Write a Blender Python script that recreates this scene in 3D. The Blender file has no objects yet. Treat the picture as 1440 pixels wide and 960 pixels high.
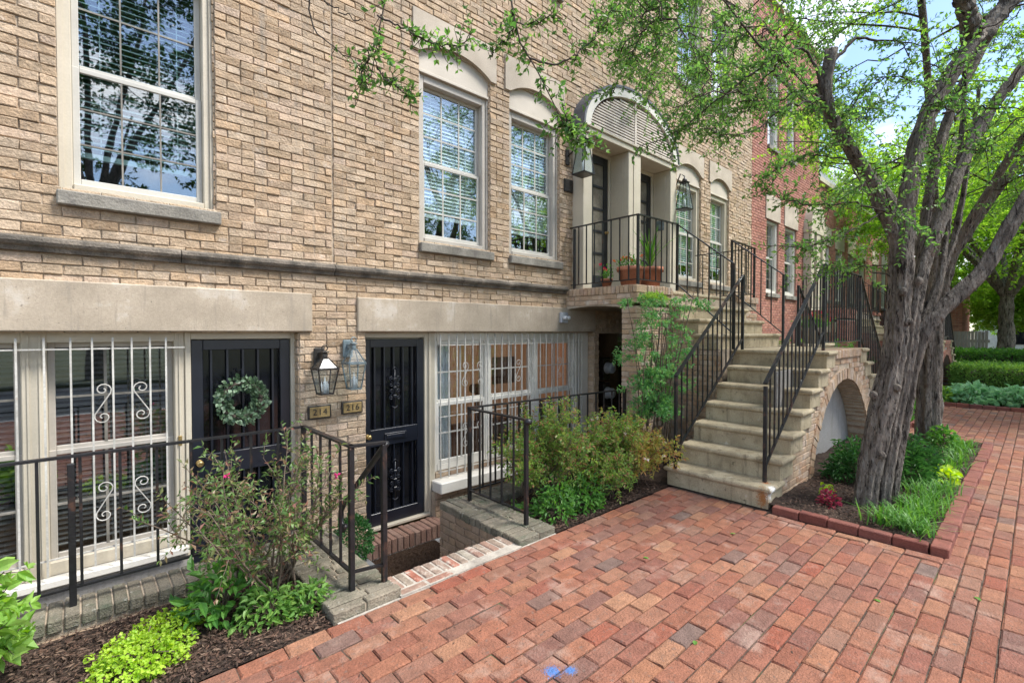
import bpy, math, random
import numpy as np
from mathutils import Vector, Matrix, Quaternion

rng = np.random.default_rng(7)
random.seed(7)
C = bpy.context.scene.collection
PI = math.pi
F = 4.58            # the tan facade's outer brick face (y); the street runs along +x, z = 0 is the brick walk

# ------------------------------------------------------------------ mesh builder
class MB:
    def __init__(s):
        s.v = []; s.f = []; s.r = []; s.m = []; s.sm = []; s.n = 0
    def add(s, V, Fc, rnd=None, mat=0, smooth=False):
        V = np.asarray(V, float).reshape(-1, 3)
        if isinstance(Fc, np.ndarray): Fl = [Fc]
        else:
            d = {}
            for q in Fc: d.setdefault(len(q), []).append(q)
            Fl = [np.array(x) for x in d.values()]
        for q in Fl:
            k = len(q)
            if k == 0: continue
            s.f.append(q + s.n)
            if rnd is None: rr = np.full(k, rng.random())
            else: rr = np.broadcast_to(np.asarray(rnd, float), (k,)) if np.ndim(rnd) == 0 else np.asarray(rnd, float)
            s.r.append(rr); s.m.append(np.full(k, mat, np.int32)); s.sm.append(np.full(k, smooth, bool))
        s.v.append(V); s.n += len(V)
        return s
    def box(s, x0, x1, y0, y1, z0, z1, mat=0, rnd=None, bev=0.0):
        if x0 > x1: x0, x1 = x1, x0
        if y0 > y1: y0, y1 = y1, y0
        if z0 > z1: z0, z1 = z1, z0
        if bev <= 0:
            V = [(x, y, z) for z in (z0, z1) for y in (y0, y1) for x in (x0, x1)]
            Q = [(0,2,3,1),(4,5,7,6),(0,1,5,4),(2,6,7,3),(0,4,6,2),(1,3,7,5)]
            return s.add(V, Q, rnd, mat)
        b = min(bev, (x1-x0)*.45, (y1-y0)*.45, (z1-z0)*.45)
        V = []; 
        cx, cy, cz = (x0+x1)/2, (y0+y1)/2, (z0+z1)/2
        idx = {}
        for sx in (-1, 1):
            for sy in (-1, 1):
                for sz in (-1, 1):
                    X = x0 if sx < 0 else x1; Y = y0 if sy < 0 else y1; Z = z0 if sz < 0 else z1
                    idx[(sx,sy,sz,'x')] = len(V); V.append((X, Y-sy*b, Z-sz*b))
                    idx[(sx,sy,sz,'y')] = len(V); V.append((X-sx*b, Y, Z-sz*b))
                    idx[(sx,sy,sz,'z')] = len(V); V.append((X-sx*b, Y-sy*b, Z))
        Q = []
        for sg in (-1, 1):
            Q.append([idx[(sg,a,c,'x')] for a, c in ((-1,-1),(1,-1),(1,1),(-1,1))])
            Q.append([idx[(a,sg,c,'y')] for a, c in ((-1,-1),(1,-1),(1,1),(-1,1))])
            Q.append([idx[(a,c,sg,'z')] for a, c in ((-1,-1),(1,-1),(1,1),(-1,1))])
            for sh in (-1, 1):
                Q.append([idx[(sg,sh,-1,'x')], idx[(sg,sh,1,'x')], idx[(sg,sh,1,'y')], idx[(sg,sh,-1,'y')]])
                Q.append([idx[(sg,-1,sh,'x')], idx[(sg,1,sh,'x')], idx[(sg,1,sh,'z')], idx[(sg,-1,sh,'z')]])
                Q.append([idx[(-1,sg,sh,'y')], idx[(1,sg,sh,'y')], idx[(1,sg,sh,'z')], idx[(-1,sg,sh,'z')]])
        for k in ((a,bb,c) for a in (-1,1) for bb in (-1,1) for c in (-1,1)):
            Q.append([idx[k+('x',)], idx[k+('y',)], idx[k+('z',)]])
        V = np.array(V); ctr = np.array((cx, cy, cz))
        out = []
        for q in Q:   # face outward
            p = V[list(q)]; nrm = np.cross(p[1]-p[0], p[2]-p[0])
            out.append(tuple(q) if np.dot(nrm, p.mean(0)-ctr) > 0 else tuple(q[::-1]))
        return s.add(V, out, rng.random() if rnd is None else rnd, mat)
    def tube(s, pts, rad, seg=8, mat=0, rnd=None, caps=True, smooth=True, flute=None, square=None, up=None):
        P = np.asarray(pts, float); n = len(P)
        rad = np.full(n, rad) if np.ndim(rad) == 0 else np.asarray(rad, float)
        T = np.gradient(P, axis=0); T /= np.linalg.norm(T, axis=1)[:, None] + 1e-12
        a = np.array(up if up is not None else ((0,0,1) if abs(T[0][2]) < .9 else (1,0,0)), float)
        V = []
        u = np.cross(T[0], a); u /= np.linalg.norm(u)
        for i in range(n):
            if i and up is None:
                u = u - T[i]*np.dot(u, T[i]); u /= np.linalg.norm(u) + 1e-12
            elif i:
                u = np.cross(T[i], a); u /= np.linalg.norm(u) + 1e-12
            w = np.cross(u, T[i])
            if square:   # rectangular section: (width along u, height along w)
                for sx, sy in ((-1,-1),(1,-1),(1,1),(-1,1)):
                    V.append(P[i] + u*sx*square[0]/2 + w*sy*square[1]/2)
            else:
                for k in range(seg):
                    th = 2*PI*k/seg; rr = rad[i]
                    if flute is not None: rr *= flute(th, i/(n-1.0))
                    V.append(P[i] + (u*math.cos(th) + w*math.sin(th))*rr)
        sg = 4 if square else seg
        Q = [(i*sg+k, i*sg+(k+1) % sg, (i+1)*sg+(k+1) % sg, (i+1)*sg+k) for i in range(n-1) for k in range(sg)]
        if caps: Q += [tuple(range(sg))[::-1], tuple((n-1)*sg+k for k in range(sg))]
        return s.add(V, Q, rng.random() if rnd is None else rnd, mat, smooth and not square)
    def bar(s, a, b, w, h=None, mat=0, rnd=None, up=None):
        return s.tube([a, b], 0, square=(w, h or w), mat=mat, rnd=rnd, up=up)
    def lathe(s, c, prof, seg=20, mat=0, rnd=None, smooth=True, axis='z'):
        V = []
        for (r, z) in prof:
            for k in range(seg):
                t = 2*PI*k/seg
                V.append((r*math.cos(t), r*math.sin(t), z))
        V = np.array(V)
        if axis == 'y': V = V[:, [0, 2, 1]] * np.array((1, -1, 1))
        if axis == 'x': V = V[:, [2, 0, 1]]
        V = V + np.array(c)
        n = len(prof)
        Q = [(i*seg+k, i*seg+(k+1) % seg, (i+1)*seg+(k+1) % seg, (i+1)*seg+k) for i in range(n-1) for k in range(seg)]
        Q += [tuple(range(seg))[::-1], tuple((n-1)*seg+k for k in range(seg))]
        return s.add(V, Q, rng.random() if rnd is None else rnd, mat, smooth)
    def prism(s, poly, y0, y1, mat=0, rnd=None):   # polygon in xz, extruded along y
        n = len(poly)
        V = [(x, y0, z) for x, z in poly] + [(x, y1, z) for x, z in poly]
        Q = [tuple(range(n)), tuple(range(n, 2*n))[::-1]] + [(i, i+n, (i+1) % n+n, (i+1) % n) for i in range(n)]
        return s.add(V, Q, rng.random() if rnd is None else rnd, mat)
    def leaves(s, P, D, S, W=.5, rnd=None, mat=0, fold=.18, N=None, pts6=False):
        P = np.asarray(P, float); n = len(P)
        if n == 0: return s
        D = np.asarray(D, float); D = D/(np.linalg.norm(D, axis=1)[:, None]+1e-9)
        S = np.broadcast_to(np.asarray(S, float), (n,))[:, None]
        if N is None: N = rng.normal(size=(n, 3)) + np.array((0, 0, 1.1))
        A = np.cross(D, N); A /= np.linalg.norm(A, axis=1)[:, None]+1e-9
        Nn = np.cross(A, D)
        if not pts6:
            V = np.stack([P, P+D*S*.45-A*S*W*.5+Nn*S*fold, P+D*S, P+D*S*.45+A*S*W*.5+Nn*S*fold], 1)
            Q = np.arange(n*4).reshape(n, 4)
        else:   # two-sided blade with midrib: base, l1, l2, tip, r2, r1, mid
            dn = -Nn*S*.12
            V = np.stack([P, P+D*S*.3-A*S*W*.46+Nn*S*fold, P+D*S*.68-A*S*W*.36+Nn*S*fold*.6, P+D*S+dn*1.2,
                          P+D*S*.68+A*S*W*.36+Nn*S*fold*.6, P+D*S*.3+A*S*W*.46+Nn*S*fold, P+D*S*.5], 1)
            b = (np.arange(n)*7)[:, None]
            Q = np.concatenate([b+np.array([[0, 6, 2, 1]]), b+np.array([[6, 3, 2, 2]])[:, :4], b+np.array([[0, 5, 4, 6]])], 0)
            Q = [tuple(q) for q in np.concatenate([b+np.array([[0, 6, 2, 1]]), b+np.array([[0, 5, 4, 6]])], 0)]
            T = [tuple(q) for q in np.concatenate([b+np.array([[6, 3, 2]]), b+np.array([[6, 4, 3]])], 0)]
            r = rng.random(n) if rnd is None else np.asarray(rnd)
            s.f.append(np.array(Q)+s.n); s.r.append(np.tile(r, 2)); s.m.append(np.full(2*n, mat, np.int32)); s.sm.append(np.zeros(2*n, bool))
            s.f.append(np.array(T)+s.n); s.r.append(np.tile(r, 2)); s.m.append(np.full(2*n, mat, np.int32)); s.sm.append(np.zeros(2*n, bool))
            s.v.append(V.reshape(-1, 3)); s.n += n*7
            return s
        return s.add(V.reshape(-1, 3), Q, rng.random(n) if rnd is None else rnd, mat)
    def build(s, name, mats, parent=None, loc=(0, 0, 0)):
        me = bpy.data.meshes.new(name)
        V = np.concatenate(s.v)
        nl = sum(q.size for q in s.f)
        me.vertices.add(len(V)); me.vertices.foreach_set('co', (V-np.array(loc)).astype(np.float32).ravel())
        me.loops.add(nl); me.loops.foreach_set('vertex_index', np.concatenate([q.ravel() for q in s.f]).astype(np.int32))
        tot = np.concatenate([np.full(len(q), q.shape[1]) for q in s.f])
        st = np.concatenate([[0], np.cumsum(tot)[:-1]])
        me.polygons.add(len(tot)); me.polygons.foreach_set('loop_start', st.astype(np.int32))
        me.polygons.foreach_set('material_index', np.concatenate(s.m))
        me.polygons.foreach_set('use_smooth', np.concatenate(s.sm))
        me.update(calc_edges=True)
        at = me.attributes.new('rnd', 'FLOAT', 'FACE'); at.data.foreach_set('value', np.concatenate(s.r).astype(np.float32))
        if not isinstance(mats, (list, tuple)): mats = [mats]
        for m in mats: me.materials.append(m)
        o = bpy.data.objects.new(name, me); C.objects.link(o)
        o.location = loc
        if parent is not None:
            o.parent = parent
            o.matrix_parent_inverse = Matrix.Translation(-Vector(parent_world(parent)))
        return o

def parent_world(p):
    v = Vector((0, 0, 0))
    # parents here are only ever translated
    q = p
    if q.parent is not None:
        pp = parent_world(q.parent)
        return pp + (q.location - pp if True else q.location)
    return q.location.copy()

def thing(name, label, cat, loc=(0, 0, 0), group=None):
    o = bpy.data.objects.new(name, None); C.objects.link(o)
    o.location = loc; o['label'] = label; o['category'] = cat; o.empty_display_size = .1
    if group: o['group'] = group
    return o
def tag(o, label=None, cat=None, group=None, kind=None):
    if label: o['label'] = label
    if cat: o['category'] = cat
    if group: o['group'] = group
    if kind: o['kind'] = kind
    return o

# ------------------------------------------------------------------ materials
def nodes(name):
    m = bpy.data.materials.new(name); m.use_nodes = True
    nt = m.node_tree; nt.nodes.clear()
    out = nt.nodes.new('ShaderNodeOutputMaterial')
    def nd(t, **k):
        n = nt.nodes.new(t)
        for a, b in k.items():
            if a.startswith('i_'): n.inputs[a[2:].replace('_', ' ')].default_value = b
            else: setattr(n, a, b)
        return n
    L = lambda a, b: nt.links.new(a, b)
    return m, nt, out, nd, L
def c4(c): return (c[0], c[1], c[2], 1.0)
def ramp(nd, stops, interp='LINEAR'):
    r = nd('ShaderNodeValToRGB'); e = r.color_ramp.elements; r.color_ramp.interpolation = interp
    while len(e) < len(stops): e.new(.5)
    for i, (p, c) in enumerate(stops):
        e[i].position = p; e[i].color = c4(c) if np.ndim(c) else (c, c, c, 1)
    return r

def mk(name, cols, rough=.75, attr=True, nscale=6., namp=.25, fine=60., famp=.18, bump=.25, bscale=60., bdist=.004,
       dirt=None, metal=0., spec=.4, translucent=0., spots=None, stretch=None, coat=0.):
    m, nt, out, nd, L = nodes(name)
    tc = nd('ShaderNodeTexCoord'); co = tc.outputs['Object']
    if stretch:
        mp = nd('ShaderNodeMapping'); mp.inputs['Scale'].default_value = stretch; L(co, mp.inputs[0]); co = mp.outputs[0]
    n1 = nd('ShaderNodeTexNoise'); n1.inputs['Scale'].default_value = nscale; n1.inputs['Detail'].default_value = 5; L(co, n1.inputs['Vector'])
    n2 = nd('ShaderNodeTexNoise'); n2.inputs['Scale'].default_value = fine; n2.inputs['Detail'].default_value = 4; L(co, n2.inputs['Vector'])
    k = len(cols)
    rp = ramp(nd, [(i/max(1, k-1), c) for i, c in enumerate(cols)])
    if attr:
        at = nd('ShaderNodeAttribute'); at.attribute_name = 'rnd'; L(at.outputs['Fac'], rp.inputs[0])
    else:
        mr = nd('ShaderNodeMapRange', i_From_Min=.3, i_From_Max=.7); L(n1.outputs['Fac'], mr.inputs[0]); L(mr.outputs[0], rp.inputs[0])
    col = rp.outputs[0]
    def mul(col, nz, amp):
        mr = nd('ShaderNodeMapRange', i_From_Min=.28, i_From_Max=.72, i_To_Min=1-amp, i_To_Max=1+amp*.6); L(nz, mr.inputs[0])
        mx = nd('ShaderNodeMix', data_type='RGBA', blend_type='MULTIPLY'); mx.inputs[0].default_value = 1
        L(col, mx.inputs[6]); L(mr.outputs[0], mx.inputs[7]); return mx.outputs[2]
    if namp: col = mul(col, n1.outputs['Fac'], namp)
    if famp: col = mul(col, n2.outputs['Fac'], famp)
    for dd in ([dirt] if dirt and not isinstance(dirt, list) else (dirt or [])):
        dc, ds, lo, hi = dd[:4]
        n3 = nd('ShaderNodeTexNoise'); n3.inputs['Scale'].default_value = ds; n3.inputs['Detail'].default_value = 6; n3.inputs['Roughness'].default_value = .65
        cc = tc.outputs['Object']
        if len(dd) > 4:
            mp = nd('ShaderNodeMapping'); mp.inputs['Scale'].default_value = dd[4]; L(cc, mp.inputs[0]); cc = mp.outputs[0]
        L(cc, n3.inputs['Vector'])
        mr = nd('ShaderNodeMapRange', i_From_Min=lo, i_From_Max=hi); L(n3.outputs['Fac'], mr.inputs[0])
        mx = nd('ShaderNodeMix', data_type='RGBA'); L(mr.outputs[0], mx.inputs[0]); L(col, mx.inputs[6]); mx.inputs[7].default_value = c4(dc); col = mx.outputs[2]
    for (p, r, scol, sz) in (spots or []):    # stains with a place of their own: centre, radius, colour, z-stretch
        mp = nd('ShaderNodeVectorMath', operation='SUBTRACT'); L(tc.outputs['Object'], mp.inputs[0]); mp.inputs[1].default_value = p
        ms = nd('ShaderNodeVectorMath', operation='MULTIPLY'); L(mp.outputs[0], ms.inputs[0]); ms.inputs[1].default_value = (1, 1, sz)
        ln = nd('ShaderNodeVectorMath', operation='LENGTH'); L(ms.outputs[0], ln.inputs[0])
        nz = nd('ShaderNodeTexNoise'); nz.inputs['Scale'].default_value = 4.2/r; nz.inputs['Detail'].default_value = 9; nz.inputs['Roughness'].default_value = .7; L(tc.outputs['Object'], nz.inputs['Vector'])
        ad = nd('ShaderNodeMath', operation='MULTIPLY_ADD'); L(nz.outputs['Fac'], ad.inputs[0]); ad.inputs[1].default_value = r*3.0; L(ln.outputs['Value'], ad.inputs[2])
        mr = nd('ShaderNodeMapRange', i_From_Min=r*1.85, i_From_Max=r*2.4, i_To_Min=1., i_To_Max=0.); L(ad.outputs[0], mr.inputs[0])
        mx = nd('ShaderNodeMix', data_type='RGBA'); L(mr.outputs[0], mx.inputs[0]); L(col, mx.inputs[6]); mx.inputs[7].default_value = c4(scol); col = mx.outputs[2]
    b = nd('ShaderNodeBsdfPrincipled'); L(col, b.inputs['Base Color'])
    b.inputs['Roughness'].default_value = rough; b.inputs['Metallic'].default_value = metal
    b.inputs['Specular IOR Level'].default_value = spec
    if coat: b.inputs['Coat Weight'].default_value = coat; b.inputs['Coat Roughness'].default_value = .15
    if bump:
        n4 = nd('ShaderNodeTexNoise'); n4.inputs['Scale'].default_value = bscale; n4.inputs['Detail'].default_value = 6; n4.inputs['Roughness'].default_value = .6; L(co, n4.inputs['Vector'])
        bp = nd('ShaderNodeBump'); bp.inputs['Strength'].default_value = bump; bp.inputs['Distance'].default_value = bdist*10
        L(n4.outputs['Fac'], bp.inputs['Height']); L(bp.outputs[0], b.inputs['Normal'])
    sh = b.outputs[0]
    if translucent:
        t = nd('ShaderNodeBsdfTranslucent'); 
        hs = nd('ShaderNodeHueSaturation'); hs.inputs['Saturation'].default_value = 1.15; hs.inputs['Value'].default_value = 1.9; hs.inputs['Hue'].default_value = .485
        L(col, hs.inputs['Color']); L(hs.outputs[0], t.inputs[0])
        ms = nd('ShaderNodeMixShader'); ms.inputs[0].default_value = translucent; L(sh, ms.inputs[1]); L(t.outputs[0], ms.inputs[2]); sh = ms.outputs[0]
    L(sh, out.inputs[0])
    return m

def glass(name, tint=(.85, .9, .9), base=.1, k=1.3, ro=.012):
    m, nt, out, nd, L = nodes(name)
    tr = nd('ShaderNodeBsdfTransparent'); tr.inputs[0].default_value = c4(tint)
    gl = nd('ShaderNodeBsdfGlossy'); gl.inputs['Roughness'].default_value = ro; gl.inputs[0].default_value = (.95, .97, 1, 1)
    tc = nd('ShaderNodeTexCoord'); nz = nd('ShaderNodeTexNoise'); nz.inputs['Scale'].default_value = 1.6; L(tc.outputs['Object'], nz.inputs['Vector'])
    bp = nd('ShaderNodeBump'); bp.inputs['Strength'].default_value = .006; bp.inputs['Distance'].default_value = .25; L(nz.outputs[0], bp.inputs['Height']); L(bp.outputs[0], gl.inputs['Normal'])
    fr = nd('ShaderNodeFresnel'); ge = nd('ShaderNodeNewGeometry')
    ib = nd('ShaderNodeMath', operation='MULTIPLY_ADD'); L(ge.outputs['Backfacing'], ib.inputs[0]); ib.inputs[1].default_value = 1/1.5-1.5; ib.inputs[2].default_value = 1.5; L(ib.outputs[0], fr.inputs[0])   # thin pane: same reflectance from both sides
    ma = nd('ShaderNodeMath', operation='MULTIPLY_ADD', use_clamp=True); L(fr.outputs[0], ma.inputs[0]); ma.inputs[1].default_value = k; ma.inputs[2].default_value = base
    mx = nd('ShaderNodeMixShader'); L(ma.outputs[0], mx.inputs[0]); L(tr.outputs[0], mx.inputs[1]); L(gl.outputs[0], mx.inputs[2]); L(mx.outputs[0], out.inputs[0])
    return m

M = {}
M['tan'] = mk('tan_brick', [(.40,.28,.175), (.465,.342,.226), (.495,.375,.258), (.525,.41,.295), (.47,.352,.236), (.425,.307,.196), (.515,.39,.288), (.515,.36,.222), (.478,.368,.262)], rough=.9, nscale=11, namp=.25, fine=75, famp=.2, bump=.6, bscale=52, bdist=.0025, dirt=[((.31,.245,.18), 16, .62, .80), ((.62,.55,.47), 7, .60, .80), ((.16,.12,.09), 60, .66, .72), ((.32,.265,.205), 2.2, .56, .78, (5, 5, .3))])
M['tanmortar'] = mk('tan_mortar', [(.40,.32,.235), (.49,.405,.305)], attr=False, rough=.95, nscale=5, bump=.4, bscale=150)
M['red'] = mk('red_house_brick', [(.36,.15,.105), (.42,.19,.135), (.46,.225,.165), (.39,.165,.12), (.31,.14,.11)], rough=.88, nscale=9, namp=.2, fine=110, bump=.4, bscale=90, bdist=.002)
M['redmortar'] = mk('red_mortar', [(.33,.27,.24), (.40,.34,.30)], attr=False, rough=.95)
M['paver'] = mk('paver_brick', [(.23,.080,.047), (.285,.122,.072), (.255,.098,.062), (.34,.172,.098), (.20,.080,.058), (.31,.118,.062), (.25,.135,.092), (.28,.082,.046), (.185,.092,.07), (.32,.142,.076), (.265,.12,.080), (.23,.092,.063), (.30,.125,.072), (.27,.10,.06), (.155,.108,.09)], rough=.85, nscale=14, namp=.25, fine=130, famp=.3, bump=.7, bscale=75, bdist=.002,
                dirt=[((.085,.05,.04), 95, .60, .66), ((.17,.11,.085), 26, .58, .70), ((.40,.29,.23), 3.2, .56, .85)], spots=[((1.665,1.545,0), .052, (.07,.16,.38), 1), ((1.735,1.495,0), .040, (.07,.16,.38), 1)])
M['sand'] = mk('joint_sand', [(.06,.042,.032), (.11,.08,.06)], attr=False, rough=1, nscale=30, bump=.5, dirt=((.09,.11,.045), 3, .55, .68))
M['curb'] = mk('curb_brick', [(.17,.055,.040), (.23,.08,.056), (.195,.07,.052), (.16,.066,.056)], rough=.85, nscale=12, namp=.25, fine=100, bump=.4, bscale=90, bdist=.002)
M['oldbrick'] = mk('mossy_brick', [(.16,.145,.105), (.23,.20,.15), (.19,.175,.13), (.27,.23,.17)], rough=.92, nscale=8, namp=.3, fine=90, famp=.25, bump=.6, bscale=70, dirt=[((.10,.115,.075), 7, .50, .70), ((.40,.38,.33), 24, .60, .72)])
M['pitbrick'] = mk('area_brick', [(.36,.25,.17), (.43,.31,.21), (.40,.29,.21), (.47,.36,.25)], rough=.92, nscale=8, namp=.25, fine=90, bump=.5, bscale=80, dirt=((.21,.18,.13), 4, .55, .75))
M['edgebrick'] = mk('edge_brick', [(.32,.115,.075), (.30,.27,.21), (.26,.13,.095), (.33,.29,.23), (.35,.13,.085), (.28,.24,.185)], rough=.9, nscale=14, namp=.3, fine=90, bump=.5, dirt=((.44,.40,.34), 14, .53, .68))
M['whitemortar'] = mk('white_mortar', [(.36,.32,.27), (.44,.40,.34)], attr=False, rough=.95, bump=.4)
M['archbrick'] = mk('arch_brick', [(.45,.30,.19), (.55,.41,.29), (.50,.34,.21), (.58,.46,.36), (.44,.25,.14)], rough=.9, nscale=10, namp=.25, fine=90, bump=.5, dirt=((.62,.55,.47), 7, .55, .72))
M['limestone'] = mk('limestone', [(.385,.32,.24), (.435,.365,.28)], attr=False, rough=.85, nscale=3, namp=.16, fine=70, famp=.12, bump=.15, bscale=120, dirt=[((.58,.54,.48), 3, .58, .78), ((.33,.28,.22), 2.2, .58, .8), ((.27,.235,.19), 3, .57, .75, (7, 7, .6)), ((.20,.17,.135), 55, .64, .69)])
M['headstone'] = mk('head_stone', [(.45,.38,.295), (.50,.43,.345)], attr=False, rough=.85, nscale=3, namp=.12, fine=70, famp=.08, bump=.15, bscale=120, dirt=((.30,.27,.23), 2.5, .60, .80, (3, 3, .7)))
M['sillstone'] = mk('sill_stone', [(.21,.195,.165), (.28,.26,.22)], attr=False, rough=.9, nscale=5, namp=.25, fine=80, bump=.3, dirt=((.14,.13,.115), 7, .5, .75))
M['string'] = mk('string_stone', [(.15,.13,.105), (.23,.195,.155)], attr=False, rough=.95, nscale=5, namp=.3, fine=80, famp=.25, bump=.45, dirt=[((.05,.048,.042), 6, .45, .7), ((.36,.31,.25), 5, .62, .75)])
M['step'] = mk('stair_stone', [(.40,.325,.205), (.48,.405,.275)], attr=False, rough=.88, nscale=4, namp=.2, fine=80, famp=.18, bump=.35, bscale=100,
               dirt=[((.21,.165,.10), 6, .54, .74), ((.14,.115,.075), 19, .60, .70), ((.58,.52,.41), 9, .62, .76), ((.19,.15,.095), 3, .56, .74, (6, 6, .5))], spots=[((4.80,1.72,.2), .05, (.34,.12,.035), .9), ((4.66,1.70,.10), .06, (.34,.15,.05), .45), ((4.61,2.55,.2), .05, (.40,.20,.10), .9), ((4.70,1.62,.16), .075, (.72,.72,.70), .6)])
M['cream'] = mk('cream_paint', [(.52,.465,.36), (.56,.50,.395)], attr=False, rough=.5, nscale=3, namp=.06, famp=.05, bump=.05, dirt=((.42,.36,.27), 6, .64, .85))
M['white'] = mk('white_paint', [(.66,.63,.56), (.71,.68,.61)], attr=False, rough=.45, nscale=3, namp=.06, famp=.04, bump=.05)
M['greyframe'] = mk('grey_beige_paint', [(.43,.395,.34), (.47,.43,.375)], attr=False, rough=.5, nscale=3, namp=.07, famp=.05, bump=.05)
M['tympan'] = mk('cream_panel', [(.50,.445,.365), (.55,.49,.41)], attr=False, rough=.6, nscale=3, namp=.06, famp=.05, bump=.05)
M['sash'] = mk('sash_paint', [(.47,.455,.41), (.52,.505,.455)], attr=False, rough=.4, nscale=3, namp=.05, famp=.04, bump=.03)
M['muntin'] = mk('muntin_paint', [(.20,.185,.155), (.27,.25,.215)], attr=False, rough=.4, bump=0)
M['iron'] = mk('black_iron', [(.006,.0065,.008), (.012,.012,.014)], attr=False, rough=.42, nscale=20, namp=.2, famp=.2, bump=.2, bscale=90, bdist=.001, spec=.5, dirt=((.10,.045,.026), 9, .56, .72))
M['grille'] = mk('grille_paint', [(.50,.48,.43), (.56,.54,.49)], attr=False, rough=.45, bump=0, nscale=9, dirt=((.36,.27,.18), 14, .66, .8))
M['navy'] = mk('navy_paint', [(.007,.009,.016), (.011,.014,.023)], attr=False, rough=.33, nscale=5, namp=.15, famp=.1, bump=.03, spec=.5)
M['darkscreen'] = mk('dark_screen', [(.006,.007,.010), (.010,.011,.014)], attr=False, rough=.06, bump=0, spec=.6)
M['doordark'] = mk('dark_door_paint', [(.016,.017,.019), (.026,.027,.029)], attr=False, rough=.4, bump=.03)
M['panebeige'] = mk('curtained_pane', [(.16,.145,.115), (.21,.19,.15)], attr=False, rough=.12, bump=0, spec=.6)
M['lead'] = mk('lead_sheet', [(.10,.105,.12), (.15,.155,.17)], attr=False, rough=.55, metal=.3, nscale=4, bump=.15, dirt=((.09,.09,.10), 5, .55, .75))
M['louver'] = mk('louver_paint', [(.66,.58,.49), (.70,.62,.53)], attr=False, rough=.55, bump=.05)
M['brass'] = mk('brass', [(.45,.31,.12), (.56,.41,.18)], attr=False, rough=.3, metal=.8, nscale=30, bump=.05)
M['plaque'] = mk('brass_plaque', [(.30,.21,.085), (.37,.27,.12)], attr=False, rough=.45, metal=.35, nscale=14, bump=.05)
M['bronze'] = mk('dark_bronze', [(.035,.032,.03), (.06,.055,.05)], attr=False, rough=.4, metal=.5, nscale=16, bump=.1)
M['verdigris'] = mk('verdigris_metal', [(.14,.185,.20), (.22,.27,.285)], attr=False, rough=.5, metal=.3, nscale=16, bump=.1)
M['blind'] = mk('blind_slat', [(.17,.26,.27), (.22,.31,.32)], rough=.5, bump=0)
M['blindwhite'] = mk('white_blind', [(.70,.76,.77), (.78,.82,.82)], rough=.5, bump=0)
M['blindgrey'] = mk('grey_blind', [(.09,.095,.10), (.12,.125,.13)], rough=.5, bump=0)
M['curtain'] = mk('white_curtain', [(.72,.75,.78), (.82,.84,.86)], rough=.9, bump=0, nscale=4)
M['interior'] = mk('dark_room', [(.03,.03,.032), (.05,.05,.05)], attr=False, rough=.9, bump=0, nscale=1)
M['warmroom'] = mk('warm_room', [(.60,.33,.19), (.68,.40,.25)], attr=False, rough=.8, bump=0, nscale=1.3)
_m = M['warmroom']; _b = next(n for n in _m.node_tree.nodes if n.type == 'BSDF_PRINCIPLED'); _b.inputs['Emission Color'].default_value = (.70, .36, .19, 1); _b.inputs['Emission Strength'].default_value = .055  # weak emission on the room walls stands in for indoor lamplight
M['brownfurn'] = mk('brown_wood', [(.10,.05,.03), (.17,.085,.05)], attr=False, rough=.5, bump=0, nscale=5)
M['glass'] = glass('window_glass', (.93,.98,.98), .10, 1.35)
M['glassclear'] = glass('clear_glass', (.92,.95,.95), .09, 1.2)
M['lampglass'] = glass('lantern_glass', (.82,.88,.90), .02, .7, .30)   # old, slightly frosted panes
M['terracotta'] = mk('terracotta', [(.42,.165,.095), (.50,.21,.125)], attr=False, rough=.8, nscale=7, namp=.15, bump=.1)
M['greypot'] = mk('grey_pot', [(.12,.125,.13), (.18,.185,.19)], attr=False, rough=.7, nscale=9, bump=.2)
M['slab'] = mk('grey_slab', [(.30,.30,.29), (.37,.365,.35)], attr=False, rough=.9, nscale=6, bump=.2, dirt=((.2,.19,.17), 6, .55, .75))
M['mat'] = mk('coir', [(.075,.042,.024), (.13,.075,.042)], rough=1, nscale=30, namp=.3, fine=150, famp=.35, bump=.9, bscale=150)
M['stepbrick'] = mk('brown_brick', [(.24,.13,.09), (.30,.18,.13), (.27,.155,.115), (.33,.22,.165)], rough=.9, nscale=12, namp=.25, fine=100, bump=.45)
M['soil'] = mk('mulch_soil', [(.045,.029,.021), (.085,.056,.040)], attr=False, rough=1, nscale=14, namp=.3, fine=90, famp=.35, bump=.9, bscale=60)
M['chips'] = mk('bark_chip', [(.045,.027,.020), (.085,.048,.033), (.13,.075,.050), (.035,.023,.018), (.20,.135,.095), (.07,.04,.028)], rough=.95, nscale=30, bump=.3)
M['bark'] = mk('tree_bark', [(.27,.23,.19), (.40,.345,.285)], attr=False, rough=.95, nscale=12, namp=.35, fine=70, famp=.4, bump=1., bscale=34, bdist=.02, dirt=[((.44,.41,.36), 17, .56, .68, (1,1,.22)), ((.035,.026,.020), 24, .55, .63, (1,1,.2)), ((.15,.085,.055), 5, .60, .74), ((.03,.024,.019), 60, .60, .66, (1,1,.35))], stretch=(1, 1, .28))
M['twig'] = mk('twig_bark', [(.05,.038,.030), (.085,.068,.055)], attr=False, rough=.95, nscale=20, bump=.3)
M['stemtan'] = mk('cane', [(.10,.075,.055), (.17,.13,.095)], attr=False, rough=.9, nscale=20, bump=.3)
def leafmat(n, cols, tr=.38, rough=.45): return mk(n, cols, rough=rough, namp=.14, nscale=3., famp=0, bump=0, translucent=tr, spec=.4)
M['leafA'] = leafmat('tree_leaf', [(.055,.145,.04), (.085,.19,.05), (.12,.24,.065), (.065,.165,.045), (.18,.30,.085), (.10,.215,.055)], .52)
M['leafB'] = leafmat('back_leaf', [(.14,.28,.045), (.19,.36,.06), (.26,.44,.08), (.15,.31,.05), (.33,.50,.11)], .58)
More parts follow.
